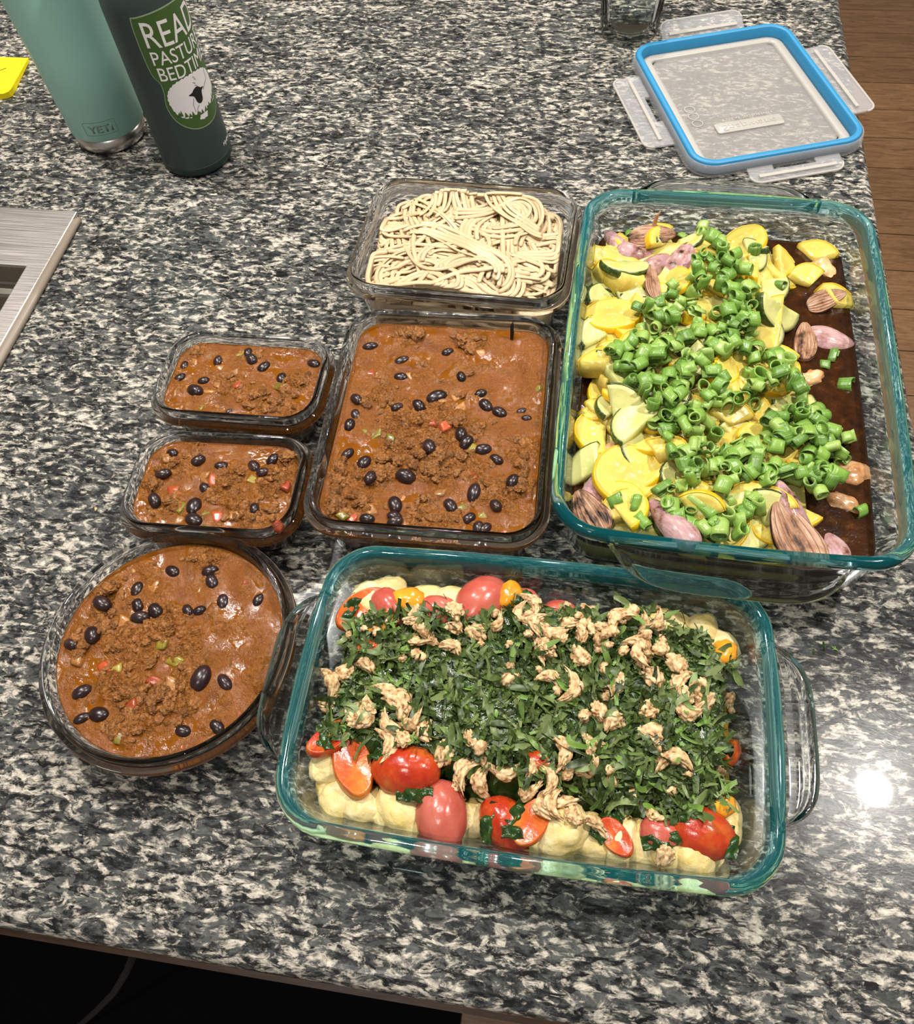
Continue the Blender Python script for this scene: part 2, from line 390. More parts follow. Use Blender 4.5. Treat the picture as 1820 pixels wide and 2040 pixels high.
obj('caulk_strip', *[a if i else [Vector(p) - off for p in a] for i, a in enumerate(tube([(SX1 + 0.003, 0.06, 0.0015), (SX1 + 0.0035, 0.2, 0.002), (SX1 + 0.0035, 0.5, 0.002), (SX1 + 0.003, 0.618, 0.002), (SX1 + 0.0025, 0.624, 0.0015)], [0.0055, 0.0055, 0.005, 0.0042, 0.002], 10, 0.75))], M['caulk'], sk)

# ---------------------------------------------------------------- sticky note
na = [P(57, 122), P(25, 198), P(-60, 199), P(-70, 122)]
nx, ny = (na[0] - na[3]).normalized(), None
cxn = Vector((-0.725, 0.857, 0)); 
def note_mesh():
    pts = [(-0.7625, 0.897), (-0.7625, 0.818)]
    k = [( -0.6885, 0.818), (-0.681, 0.8195), (-0.677, 0.8235), (-0.676, 0.829), (-0.686, 0.897)]
    o = pts + k
    r0 = [(x, y, 0.0004) for x, y in o]; r1 = [(x, y, 0.004 + (0.003 if x > -0.69 and y < 0.83 else 0)) for x, y in o]
    return loft([r0, r1])
nt_ = obj('sticky_note', *note_mesh(), M['paper'], smooth=False); tag(nt_, 'bright yellow sticky note pad lying beside the seafoam tumbler', 'note')
obj('painted_shadow', *loft([[(x, y, z) for x, y in ((-0.745, 0.836), (-0.706, 0.839), (-0.698, 0.848), (-0.700, 0.868), (-0.745, 0.868))] for z in (0.0040, 0.0042)]), M['paper2'], nt_, False)  # darker yellow patch paints a shadow onto the pad
obj('handwriting', *tube([(x, y, 0.0044) for x, y in ((-0.745, 0.864), (-0.738, 0.870), (-0.733, 0.862), (-0.728, 0.868), (-0.722, 0.863), (-0.719, 0.869), (-0.715, 0.863), (-0.711, 0.868), (-0.704, 0.874))], 0.00045, 5), M['ink'], nt_)

# ---------------------------------------------------------------- text and flat shapes wrapped round a bottle
def text_mesh(body, size, bold=0.0, shear=0.0):
    cu = bpy.data.curves.new('lettering', 'FONT'); cu.body = body; cu.size = size; cu.offset = bold; cu.shear = shear; cu.resolution_u = 4
    o = bpy.data.objects.new('lettering', cu); COL.objects.link(o)
    bpy.context.view_layer.update()
    me = bpy.data.meshes.new_from_object(o.evaluated_get(bpy.context.evaluated_depsgraph_get()))
    bpy.data.objects.remove(o); bpy.data.curves.remove(cu)
    return me
def poly_mesh(pts):
    me = bpy.data.meshes.new('shape'); me.from_pydata([(x, y, 0) for x, y in pts], [], [tuple(range(len(pts)))]); return me
SKX, SKY = 0.86, 1.2
def wrap(me, name, mat, parent, rad, a0, z0, lift, u0=0.0, v0=0.0, su=1.0, sv=1.0, arch=0.0, thick=0.00012):
    """bend a flat mesh round a cylinder of radius rad(z); a0 is the facing angle"""
    bm = bmesh.new(); bm.from_mesh(me)
    for v in bm.verts: v.co = Vector((v.co.x * su + u0, v.co.y * sv + v0, 0))
    bmesh.ops.triangulate(bm, faces=[f for f in bm.faces if len(f.verts) > 4])
    xs = [v.co.x for v in bm.verts]; x = min(xs) + 0.0015
    while x < max(xs):
        bmesh.ops.bisect_plane(bm, geom=bm.verts[:] + bm.edges[:] + bm.faces[:], plane_co=(x, 0, 0), plane_no=(1, 0, 0), dist=1e-7); x += 0.0015
    top = [f for f in bm.faces]
    ex = bmesh.ops.extrude_face_region(bm, geom=top)
    up = {e for e in ex['geom'] if isinstance(e, bmesh.types.BMVert)}
    for v in bm.verts:
        z = z0 + v.co.y + arch * v.co.x ** 2; r = rad(z) + lift + (thick if v in up else 0); a = a0 + v.co.x / rad(z)
        v.co = Vector((r * math.cos(a), r * math.sin(a), z))
    bmesh.ops.recalc_face_normals(bm, faces=bm.faces)
    m2 = bpy.data.meshes.new(name); bm.to_mesh(m2); bm.free(); m2.materials.append(mat)
    return link(name, m2, parent)

# ---------------------------------------------------------------- dark green bottle
BX, BY, BR = -0.4165, 0.731, 0.0368
bt = empty('water_bottle', (BX, BY, 0)); tag(bt, 'dark green metal water bottle with a green and white sheep sticker', 'bottle')
obj('body', *lathe([(0.0, 0.0), (0.0315, 0.0), (0.0345, 0.0012), (0.0362, 0.004), (BR, 0.009), (BR, 0.165), (0.0358, 0.180), (0.031, 0.193), (0.0265, 0.200), (0.026, 0.214), (0.0, 0.214)], 128, False, False), M['forest'], bt)
obj('cap', *lathe([(0.0, 0.212), (0.0285, 0.212), (0.029, 0.214), (0.029, 0.238), (0.027, 0.241), (0.0, 0.241)], 64, False, False), M['ink'], bt)
obj('base_band', *lathe([(0.0306, -0.0), (0.0352, 0.0016), (0.03655, 0.0046), (BR + 0.0002, 0.0105), (BR + 0.0002, 0.0112), (BR - 0.0005, 0.0112), (BR - 0.0005, 0.006), (0.0306, 0.001)], 128, False, False), M['forest_dark'], bt)
face = math.atan2(-BY, -BX)
SA = face + R(31)                        # the sticker's middle
cyl = lambda z: BR
def spline(pts, n=7):
    o = []; k = len(pts)
    for i in range(k):
        p0, p1, p2, p3 = [Vector(pts[(i + d) % k]) for d in (-1, 0, 1, 2)]
        for j in range(n):
            t = j / n; o.append(tuple(0.5 * ((2 * p1) + (p2 - p0) * t + (2 * p0 - 5 * p1 + 4 * p2 - p3) * t * t + (3 * p1 - p0 - 3 * p2 + p3) * t ** 3)))
    return o
SZ = 0.1115
st_out = [(x * 0.86, y * 1.2) for x, y in spline([(-0.0425, 0.0430), (-0.036, 0.0455), (0.0, 0.0475), (0.036, 0.0455), (0.0425, 0.0430), (0.0435, 0.020), (0.0415, 0.002), (0.036, -0.006), (0.036, -0.014), (0.0385, -0.026), (0.033, -0.039), (0.018, -0.048), (0.0, -0.0505), (-0.018, -0.048), (-0.033, -0.039), (-0.0385, -0.026), (-0.036, -0.014), (-0.036, -0.006), (-0.0415, 0.002), (-0.0435, 0.020)], 5)]
sk_ = wrap(poly_mesh(st_out), 'sticker', M['stick_edge'], bt, cyl, SA, SZ, 0.00005)
wrap(poly_mesh([(x * 0.976, y * 0.98) for x, y in st_out]), 'green_field', M['stick_green'], sk_, cyl, SA, SZ, 0.0002)
def word(t, size, v, wid, arch=0.0):
    me = text_mesh(t, size, 0.0)
    xs = [q.co.x for q in me.vertices]; s = wid / (max(xs) - min(xs))
    wrap(me, 'lettering', M['stick_white'], sk_, cyl, SA, SZ + v, 0.00035, u0=-wid / 2 - min(xs) * s, su=s, arch=arch)
word('READ', 0.0330, 0.0245, 0.060, 3.0)
word('PASTURE', 0.0182, 0.0090, 0.060, 2.0)
word('BEDTIME', 0.0182, -0.0065, 0.058, 2.5)
sheep = spline([(-0.033, -0.026), (-0.0335, -0.018), (-0.029, -0.0115), (-0.020, -0.0075), (-0.008, -0.006), (0.005, -0.006), (0.018, -0.008), (0.028, -0.013), (0.033, -0.021), (0.031, -0.032), (0.022, -0.037), (0.008, -0.0365), (0.004, -0.043), (-0.006, -0.0425), (-0.004, -0.037), (-0.018, -0.038), (-0.028, -0.034)], 6)
sheep = [(x + 0.0005 * math.sin(i * 2.3), y + 0.0005 * math.cos(i * 2.3)) for i, (x, y) in enumerate(sheep)]
wrap(poly_mesh(sheep), 'sheep_body', M['stick_white'], sk_, cyl, SA, SZ, 0.00034, su=SKX, sv=SKY)
wrap(poly_mesh(spline([(-0.0105, -0.0205), (-0.006, -0.0195), (-0.002, -0.0175), (0.003, -0.0170), (0.007, -0.0195), (0.0115, -0.0205), (0.007, -0.0225), (0.005, -0.0285), (0.001, -0.0305), (-0.003, -0.0285), (-0.005, -0.0230)])), 'sheep_head', M['ink'], sk_, cyl, SA, SZ, 0.0005, su=SKX, sv=SKY)
def strip(pts, w):
    a = [Vector(p) for p in pts]; l, r_ = [], []
    for i, p in enumerate(a):
        t = (a[min(i + 1, len(a) - 1)] - a[max(i - 1, 0)]).normalized(); n = Vector((-t.y, t.x)) * w / 2
        l.append(tuple(p + n)); r_.append(tuple(p - n))
    return l + r_[::-1]
for s_, pts in enumerate(([(-0.006, -0.024), (-0.009, -0.029), (-0.0085, -0.035)], [(0.010, -0.0225), (0.016, -0.0195), (0.022, -0.018)], [(-0.002, -0.031), (-0.0055, -0.033), (-0.0065, -0.036)], [(0.022, -0.018), (0.022, -0.010)],
                           [(-0.001, -0.0125), (0.002, -0.0140), (0.0005, -0.0155), (0.0035, -0.0165)], [(0.001, -0.0085), (0.0032, -0.0095), (0.002, -0.0105), (0.0042, -0.0115)])):
    wrap(poly_mesh(strip(pts, 0.00045)), 'drawn_line', M['thin_ink'], sk_, cyl, SA, SZ, 0.0005, su=SKX, sv=SKY)
random.seed(2)
for k in range(15):
    x = -0.029 + 0.058 * k / 14 + random.uniform(-0.001, 0.001); y = -0.038 + 0.006 * (x / 0.03) ** 2
    wrap(poly_mesh([(x - 0.0022, y - 0.001), (x + 0.0022, y - 0.001), (x + random.uniform(-0.001, 0.0015), y + random.uniform(0.002, 0.0045))]), 'grass_tuft', M['stick_green'], sk_, cyl, SA, SZ, 0.0006, su=SKX, sv=SKY)
HF = text_mesh('Hydro Flask', 0.0062)
wrap(HF, 'brand_lettering', M['stick_white'], bt, cyl, face + R(50), 0.0195, 0.00004)

# ---------------------------------------------------------------- seafoam tumbler
TX, TY = -0.527, 0.763
tb = empty('tumbler', (TX, TY, 0)); tag(tb, 'seafoam green insulated tumbler with a bare steel base', 'tumbler')
trad = lambda z: 0.0395 + 0.030 * z + (0.0 if z > 0.022 else 0.0)
obj('body', *lathe([(0.0, 0.0175), (trad(0.018) - 0.001, 0.0175), (trad(0.018), 0.0185), (trad(0.1), 0.1), (trad(0.17), 0.17), (trad(0.24), 0.24), (trad(0.24) - 0.003, 0.241), (trad(0.2) - 0.003, 0.2), (0.0, 0.19)], 128, False, False), M['seafoam'], tb)
obj('steel_base', *lathe([(0.0, 0.0), (0.0345, 0.0), (0.0365, 0.0015), (0.0378, 0.005), (0.0390, 0.0174), (0.0, 0.0174)], 128, False, False), M['steel_cup'], tb)
obj('lid', *lathe([(0.0, 0.236), (trad(0.24) - 0.0035, 0.236), (trad(0.24) - 0.001, 0.242), (trad(0.24) - 0.003, 0.249), (0.0, 0.249)], 64, False, False), M['ink'], tb)
tface = math.atan2(-TY, -TX)
ld = text_mesh('YETI', 0.0135, 0.0004)
xs = [q.co.x for q in ld.vertices]; wd = max(xs) - min(xs)
TA = tface - R(14)
wrap(ld, 'logo_lettering', M['engrave'], tb, trad, TA, 0.0285, 0.00005, u0=-0.013 - min(xs) * 0.026 / wd, su=0.026 / wd, sv=0.86)
o_ = rr(0.0345, 0.0150, 0.0025, 5, 1); i_ = rr(0.0335, 0.0140, 0.0021, 5, 1)
fm = bpy.data.meshes.new('frame'); n = len(o_)
fm.from_pydata([(x, y, 0) for x, y in o_ + i_], [], [(k, (k + 1) % n, n + (k + 1) % n, n + k) for k in range(n)])
wrap(fm, 'logo_frame', M['engrave'], tb, trad, TA, 0.0330, 0.00005)

# ---------------------------------------------------------------- drinking glass with water
gx, gy = 0.030, 0.9945
dg = empty('drinking_glass', (gx, gy, 0)); tag(dg, 'small fluted drinking glass half full of clear water', 'glass')
def flute(r, z, amp, n=120): return [((r - amp * abs(math.sin(9 * 2 * math.pi * k / n))) * math.cos(2 * math.pi * k / n), (r - amp * abs(math.sin(9 * 2 * math.pi * k / n))) * math.sin(2 * math.pi * k / n), z) for k in range(n)]
gr = [flute(0.029, 0.0, 0), flute(0.0315, 0.0008, 0), flute(0.0330, 0.0035, 0.0001), flute(0.0337, 0.008, 0.0009), flute(0.0350, 0.025, 0.0013), flute(0.0362, 0.042, 0.0008), flute(0.0368, 0.050, 0), flute(0.0392, 0.088, 0), flute(0.0384, 0.0895, 0), flute(0.0374, 0.088, 0),
      flute(0.0350, 0.050, 0), flute(0.0328, 0.025, 0), flute(0.0310, 0.014, 0), flute(0.027, 0.0095, 0), flute(0.015, 0.008, 0)]
obj('glass_body', *loft(gr), M['clear'], dg)
obj('water', *lathe([(0.0, 0.0083), (0.0147, 0.0083), (0.0267, 0.0099), (0.0307, 0.0144), (0.0325, 0.025), (0.03405, 0.0415), (0.0338, 0.0418), (0.0, 0.0412)], 120, False, False), M['water'], dg)

# ---------------------------------------------------------------- plastic lid with blue gasket
ldx, ldy = 0.1530, 0.8650
lid = empty('container_lid', (ldx, ldy, 0), R(19)); tag(lid, 'clear plastic container lid with blue gasket lying upside down, flaps open', 'lid')
LL, LW = 0.178, 0.220
def ring_prof(prof, L_, W_, r0, closed=True):
    return loft([[(x, y, z) for x, y in rr(L_ - 2 * i, W_ - 2 * i, max(r0 - i, 0.003))] for i, z in prof], False, False, closed)
obj('rim', *ring_prof([(-0.004, 0.002), (-0.005, 0.004), (-0.003, 0.0135), (-0.0015, 0.0135), (-0.003, 0.005), (0.006, 0.0035), (0.006, 0.002)], LL, LW, 0.024), M['plastic'], lid)
obj('gasket', *ring_prof([(-0.0010, 0.0036), (-0.0010, 0.0145), (0.0005, 0.0158), (0.0045, 0.0158), (0.0055, 0.0148), (0.0065, 0.0042), (0.0065, 0.0036)], LL, LW, 0.024), M['gasket'], lid)
obj('frosted_border', *ring_prof([(0.0066, 0.0020), (0.0066, 0.0042), (0.0085, 0.0050), (0.0150, 0.0062), (0.0175, 0.0058), (0.0185, 0.0036), (0.0185, 0.0022)], LL, LW, 0.024), M['plastic2'], lid)
pn = obj('panel', *loft([[(x, y, z) for x, y in rr(LL - 0.037, LW - 0.037, 0.010)] for z in (0.0022, 0.0036)]), M['plastic3'], lid, False)
pl = obj('logo_plate', *loft([[(x - 0.008, y - 0.044, z) for x, y in rr(0.072 - i, 0.0165 - i, 0.003)] for z, i in ((0.0037, 0), (0.0046, 0.0), (0.0050, 0.0008))]), M['plastic2'], lid)
def flat_text(t, size, x, y, z, wid, parent, mat, sv=-1.0, name='lettering'):
    me = text_mesh(t, size); xs = [q.co.x for q in me.vertices]; s = wid / (max(xs) - min(xs))
    bm = bmesh.new(); bm.from_mesh(me)
    ex = bmesh.ops.extrude_face_region(bm, geom=bm.faces[:]); up = {e for e in ex['geom'] if isinstance(e, bmesh.types.BMVert)}
    for v in bm.verts: v.co = Vector((x - wid / 2 + (v.co.x - min(xs)) * s, y + v.co.y * sv, z + (0.0004 if v in up else 0)))
    bmesh.ops.recalc_face_normals(bm, faces=bm.faces); m2 = bpy.data.meshes.new(name); bm.to_mesh(m2); bm.free(); m2.materials.append(mat)
    return link(name, m2, parent)
flat_text('Snapware', 0.0135, -0.008, -0.0405, 0.0050, 0.058, pl, M['plastic2'])
flat_text('Total Solution', 0.006, -0.006, -0.0285, 0.0036, 0.056, lid, M['plastic2'])
for k in range(3):
    obj('care_symbol', *[a if i else [(x - 0.0585, y - 0.004 - 0.0125 * k, z) for x, y, z in a] for i, a in enumerate(ring_prof([(0, 0.0036), (0, 0.0043), (0.0011, 0.0043), (0.0011, 0.0036)], 0.0118, 0.0118, 0.0058))], M['plastic2'], lid)
def flap(cx, cyy, rz, half, length, tilt, name='flap'):
    fe = empty(name, (cx, cyy, 0.0045), rz); fe.parent = lid; fe.rotation_euler = (tilt, 0, rz)
    def pts(z): 
        o = []
        r_ = 0.010
        for a in range(0, 91, 15): o.append((half - r_ + r_ * math.cos(R(a)), length - r_ + r_ * math.sin(R(a)), z))
        for a in range(90, 181, 15): o.append((-half + r_ + r_ * math.cos(R(a)), length - r_ + r_ * math.sin(R(a)), z))
        o += [(-half, 0.0, z), (-0.022, 0.0, z), (-0.022, 0.006, z), (0.022, 0.006, z), (0.022, 0.0, z), (half, 0.0, z)]
        return o
    v = pts(0) + pts(0.0016); n = len(v) // 2
    me = bpy.data.meshes.new('panel'); me.from_pydata(v, [], [tuple(range(n)), tuple(range(n, 2 * n))] + [(k, (k + 1) % n, n + (k + 1) % n, n + k) for k in range(n)]); me.materials.append(M['plastic']); fixn(me)
    link('flap_panel', me, fe)
    obj('ridge', *box(-half + 0.008, half - 0.008, 0.0115, 0.0150, 0.0016, 0.0034), M['plastic2'], fe, False)
    e_ = obj('edge_bead', *tube([(p[0], p[1], 0.0008) for p in pts(0)[:14]], 0.0012, 6), M['plastic2'], fe)
    return fe
flap(0, LW / 2 + 0.004, 0, 0.048, 0.030, R(28))
flap(LL / 2 + 0.004, 0.004, -math.pi / 2, 0.062, 0.031, R(3))
flap(-LL / 2 - 0.004, 0.004, math.pi / 2, 0.062, 0.031, R(1))
flap(0.01, -LW / 2 - 0.004, math.pi, 0.048, 0.020, R(-8))
# ---------------------------------------------------------------- glass dishes
def dish_from(prof, L_, W_, r0, bulge=0.0, n=9, m=7):
    return loft([[(x, y, z) for x, y in rr(L_ - 2 * i, W_ - 2 * i, max(r0 - 0.9 * i, 0.004), n, m, bulge)] for i, z in prof])
def snap_prof(h):
    return [(0.0235, 0.0008), (0.0225, 0.0), (0.0190, 0.0), (0.0162, 0.0014), (0.0138, 0.006), (0.0100, h - 0.020), (0.0088, h - 0.0145), (0.0070, h - 0.0132), (0.0010, h - 0.0126), (0.0, h - 0.0112), (0.0, h - 0.0088), (0.0009, h - 0.0074),
            (0.0036, h - 0.0070), (0.0044, h - 0.0060), (0.0047, h - 0.0020), (0.0056, h - 0.0004), (0.0070, h), (0.0086, h - 0.0006), (0.0095, h - 0.0025), (0.0103, h - 0.012), (0.0134, h * 0.4), (0.0160, 0.012), (0.0182, 0.0072), (0.0220, 0.0050), (0.030, 0.0045)]
def snap_inset(h, z):           # inner wall position
    pr = snap_prof(h)[17:]; pr = sorted([(zz, i) for i, zz in pr]); 
    return float(np.interp(z, [a for a, b in pr], [b for a, b in pr]))
def storage(cx, cyy, L_, W_, h, rot, label, r0=0.030):
    o = obj('glass_container', *dish_from(snap_prof(h), L_, W_, r0), M['soda'], loc=(cx, cyy, 0.0002), rot=(0, 0, R(rot)))
    tag(o, label, 'container'); return o
C_NOOD = (-0.0999, 0.5605, 0.1915, 0.151, 0.062, -2.0)
C_CHIL = (-0.0935, 0.3690, 0.1745, 0.2130, 0.062, 1.5)
C_S1 = (-0.2587, 0.3997, 0.1425, 0.0955, 0.050, 1.0)
C_S2 = (-0.2500, 0.2995, 0.1380, 0.0955, 0.050, 2.5)
storage(*C_NOOD, 'glass container heaped with plain pale noodles')
storage(*C_CHIL, 'large rectangular glass container filled with chili')
storage(*C_S1, 'small rectangular glass container of chili by the large chili container')
storage(*C_S2, 'small rectangular glass container of chili touching the round chili bowl')
# round bowl
RX, RY, RR_, RH = -0.2473, 0.1764, 0.0866, 0.046
rb = obj('round_glass_bowl', *loft([[(x, y, z) for x, y in circ(RR_ - i, 128)] for i, z in snap_prof(RH)]), M['soda'], loc=(RX, RY, 0.0002))
tag(rb, 'round glass bowl filled with chili', 'bowl')

def pyrex_prof(h):
    return [(0.040, 0.0006), (0.034, 0.0), (0.028, 0.0006), (0.0225, 0.0030), (0.0180, 0.0075), (0.0150, 0.014), (0.0078, h - 0.016), (0.0052, h - 0.0105), (0.0018, h - 0.0090), (0.0003, h - 0.0068), (0.0, h - 0.0045), (0.0008, h - 0.0018), (0.0028, h - 0.0003), (0.0048, h),
            (0.0072, h - 0.0008), (0.0086, h - 0.0028), (0.0098, h - 0.008), (0.0128, h - 0.020), (0.0198, 0.018), (0.0226, 0.012), (0.0270, 0.0078), (0.034, 0.0058), (0.042, 0.0054)]
def pyrex_handle(S_, D, h, drop):
    """grip tab: wide loop growing out of the rim, thick bead outside, hollowed top"""
    ns, nj = 40, 12; top, bot = [], []
    for i in range(ns + 1):
        t = -1 + 2 * i / ns; s = S_ * t
        d = D * (1 - abs(t) ** 4.5) ** 0.75 + 0.0004
        for j in range(nj + 1):
            q = j / nj; o = -0.004 + (d + 0.004) * q
            edge = max(0.0, 1 - ((1 - q) * (d + 0.004) / 0.0065) ** 2) if (1 - q) * (d + 0.004) < 0.0065 else 0.0
            zt = h - 0.0035 - drop * max(o, 0) / D - 0.0034 * math.sin(math.pi * min(q * 1.0, 1)) + 0.0018 * edge + 0.0005 * math.sin(q * 19)
            th = 0.0070 + 0.0030 * edge
            rnd_ = math.sqrt(max(0.0, 1 - max(0.0, (q - 0.80) / 0.20) ** 2)); th2 = th * (0.15 + 0.85 * rnd_); mid = zt - th / 2
            top.append((s * (1 - 0.06 * q), o, mid + th2 / 2)); bot.append((s * (1 - 0.06 * q), o, mid - th2 / 2))
    v = top + bot; K = len(top); f = []; ix = lambda i, j: i * (nj + 1) + j
    for i in range(ns):
        for j in range(nj):
            a, b, c, d_ = ix(i, j), ix(i + 1, j), ix(i + 1, j + 1), ix(i, j + 1)
            f.append((a, b, c, d_)); f.append((a + K, d_ + K, c + K, b + K))
    for i in range(ns):
        for j in (0, nj): a, b = ix(i, j), ix(i + 1, j); f.append((a, b, b + K, a + K))
    for j in range(nj):
        for i in (0, ns): a, b = ix(i, j), ix(i, j + 1); f.append((a, b, b + K, a + K))
    return v, f
def pyrex(name, cx, cyy, L_, W_, h, rot, r0, ends, S_, D, label, drop=0.004):
    gm = ovenware(h)
    o = obj(name, *dish_from(pyrex_prof(h), L_, W_, r0, 0.0025), gm, loc=(cx, cyy, 0.0002), rot=(0, 0, R(rot))); tag(o, label, 'baking dish')
    hm = fixn(raw('handle', *pyrex_handle(S_, D, h, drop), M['pyrex_clear']))
    for (x, y, rz) in ends: link('handle', hm, o, (x, y, 0), (0, 0, rz))
    return o
C_VEG = (0.1145, 0.4425, 0.2370, 0.3490, 0.0748, -0.7)
C_NEAR = (-0.0041, 0.1630, 0.2915, 0.1890, 0.057, 0.15)
pyrex('baking_dish', *C_VEG, 0.036, ((0, C_VEG[3] / 2 + 0.0005, 0), (0, -C_VEG[3] / 2 - 0.0005, math.pi)), 0.078, 0.027, 'large deep glass baking dish of squash, zucchini and green onion')
pyrex('baking_dish', *C_NEAR, 0.036, ((C_NEAR[2] / 2 + 0.0005, 0, -math.pi / 2), (-C_NEAR[2] / 2 - 0.0005, 0, math.pi / 2)), 0.057, 0.0215, 'glass baking dish of gnocchi and tomatoes under chopped herbs', drop=0.002)
# ---------------------------------------------------------------- food: helpers
class Pile:
    """height map of what lies in a dish, for resting new pieces on top"""
    def __init__(s, x0, x1, y0, y1, cell, fn):
        s.x0, s.y0, s.c = x0, y0, cell
        s.nx, s.ny = int((x1 - x0) / cell) + 1, int((y1 - y0) / cell) + 1
        s.H = np.array([[fn(x0 + i * cell, y0 + j * cell) for j in range(s.ny)] for i in range(s.nx)])
    def ij(s, x, y):
        return np.clip(((x - s.x0) / s.c + 0.5).astype(int), 0, s.nx - 1), np.clip(((y - s.y0) / s.c + 0.5).astype(int), 0, s.ny - 1)
    def at(s, x, y):
        i, j = s.ij(np.array([x]), np.array([y])); return float(s.H[i[0], j[0]])
    def normal(s, x, y, d=0.006):
        return Vector((s.at(x - d, y) - s.at(x + d, y), s.at(x, y - d) - s.at(x, y + d), 2 * d)).normalized()
    def rest(s, pts, x, y, q=0.9, sink=0.0, stamp=True):
        i, j = s.ij(pts[:, 0] + x, pts[:, 1] + y)
        z = float(np.quantile(s.H[i, j] - pts[:, 2], q)) - sink
        if stamp:
            t = pts[:, 2] + z
            for di in (-1, 0, 1):
                for dj in (-1, 0, 1):
                    a, b = np.clip(i + di, 0, s.nx - 1), np.clip(j + dj, 0, s.ny - 1)
                    np.maximum.at(s.H, (a, b), t - (0.0 if di == 0 and dj == 0 else 0.0004))
        return z
def samples(me, k=260, seed=1):
    rg = np.random.RandomState(seed); v = np.array([p.co[:] for p in me.vertices])
    tri = [(p.vertices[0], p.vertices[a], p.vertices[a + 1]) for p in me.polygons for a in range(1, len(p.vertices) - 1)]
    t = np.array(tri)[rg.randint(0, len(tri), k)]; r1, r2 = rg.rand(k, 1) ** 0.5, rg.rand(k, 1)
    return np.vstack([v[t[:, 0]] * (1 - r1) + v[t[:, 1]] * r1 * (1 - r2) + v[t[:, 2]] * r1 * r2, v[:: max(1, len(v) // 150)]])
SAMP = {}
def put(pile, name, me, x, y, rot=(0, 0, 0), scl=1.0, q=0.9, sink=0.0, label=None, cat=None, group=None, align=0.0, parts=(), z=None, zmax=None):
    """rest a piece of food on the pile at x, y; parts are child meshes"""
    if me.name not in SAMP: SAMP[me.name] = samples(me)
    mt = Euler(rot).to_matrix()
    if align and pile is not None:
        n = pile.normal(x, y); qn = Vector((0, 0, 1)).rotation_difference(Vector((n.x * align, n.y * align, 1)).normalized()); mt = qn.to_matrix() @ mt
    pts = SAMP[me.name] * scl @ np.array(mt).T
    if z is None: z = pile.rest(pts, x, y, q, sink)
    if zmax is not None: z = min(z, zmax)
    o = link(name, me, None, (x, y, z), mt.to_euler(), (scl, scl, scl))
    for pn_, pm in parts: link(pn_, pm, o)
    tag(o, label, cat, group); return o

def aim(pile, px, py, z0, lift=0.002):
    """where the line of sight through a pixel meets the pile"""
    z = z0
    for _ in range(5):
        p = P(px, py, z); i, j = pile.ij(np.array([p.x]), np.array([p.y])); i, j = i[0], j[0]
        z = 0.4 * z + 0.6 * (float(pile.H[max(0, i - 2):i + 3, max(0, j - 2):j + 3].mean()) + lift)
    return P(px, py, z)

def blob(sub, r, seed, amp=0.1, freq=1.6, oct=1, fn=None, mat=None, name='piece', smooth=True):
    v, f = ICO[sub]; o = []
    for p in v:
        d = 1 + amp * nz(p, freq, seed, oct)
        q = Vector((p.x * r[0] * d, p.y * r[1] * d, p.z * r[2] * d))
        o.append(fn(q, p) if fn else q)
    return raw(name, o, f, mat, smooth)

# ---------------------------------------------------------------- chili
def sauce_mat():
    mt, nt, b = new('chili_sauce'); v = coords(nt)
    n1 = noi(nt, v, 45, 3, 0.6); n2 = noi(nt, v, 480, 3, 0.6); n3 = noi(nt, v, 1100, 2, 0.5); n4 = noi(nt, v, 55, 2)
    c = ramp(nt, n1, [(0.30, (0.155, 0.043, 0.001)), (0.50, (0.20, 0.062, 0.002)), (0.70, (0.135, 0.041, 0.003))])
    at = N(nt, 'ShaderNodeAttribute', attribute_name='meat')
    mc = ramp(nt, n2, [(0.32, (0.10, 0.031, 0.003)), (0.5, (0.225, 0.080, 0.013)), (0.70, (0.37, 0.16, 0.043))])
    c2 = mixc(nt, at.outputs['Fac'], c, mc)
    L(nt, c2, b.inputs['Base Color'])
    rg = N(nt, 'ShaderNodeMath', operation='MULTIPLY_ADD'); L(nt, at.outputs['Fac'], rg.inputs[0]); rg.inputs[1].default_value = 0.16; rg.inputs[2].default_value = 0.13
    L(nt, rg.outputs[0], b.inputs['Roughness']); S(b, spec=0.30)
    mx = N(nt, 'ShaderNodeMath', operation='MULTIPLY_ADD'); L(nt, n3, mx.inputs[0]); mx.inputs[1].default_value = 0.5; L(nt, n2, mx.inputs[2])
    st = N(nt, 'ShaderNodeMath', operation='MULTIPLY_ADD'); L(nt, at.outputs['Fac'], st.inputs[0]); st.inputs[1].default_value = 0.75; L(nt, ramp(nt, n4, [(0.38, 0.10), (0.56, 0.62)]), st.inputs[2])
    bp = N(nt, 'ShaderNodeBump'); bp.inputs['Distance'].default_value = 0.0020; L(nt, st.outputs[0], bp.inputs['Strength']); L(nt, mx.outputs[0], bp.inputs['Height']); L(nt, bp.outputs[0], b.inputs['Normal'])
    return mt
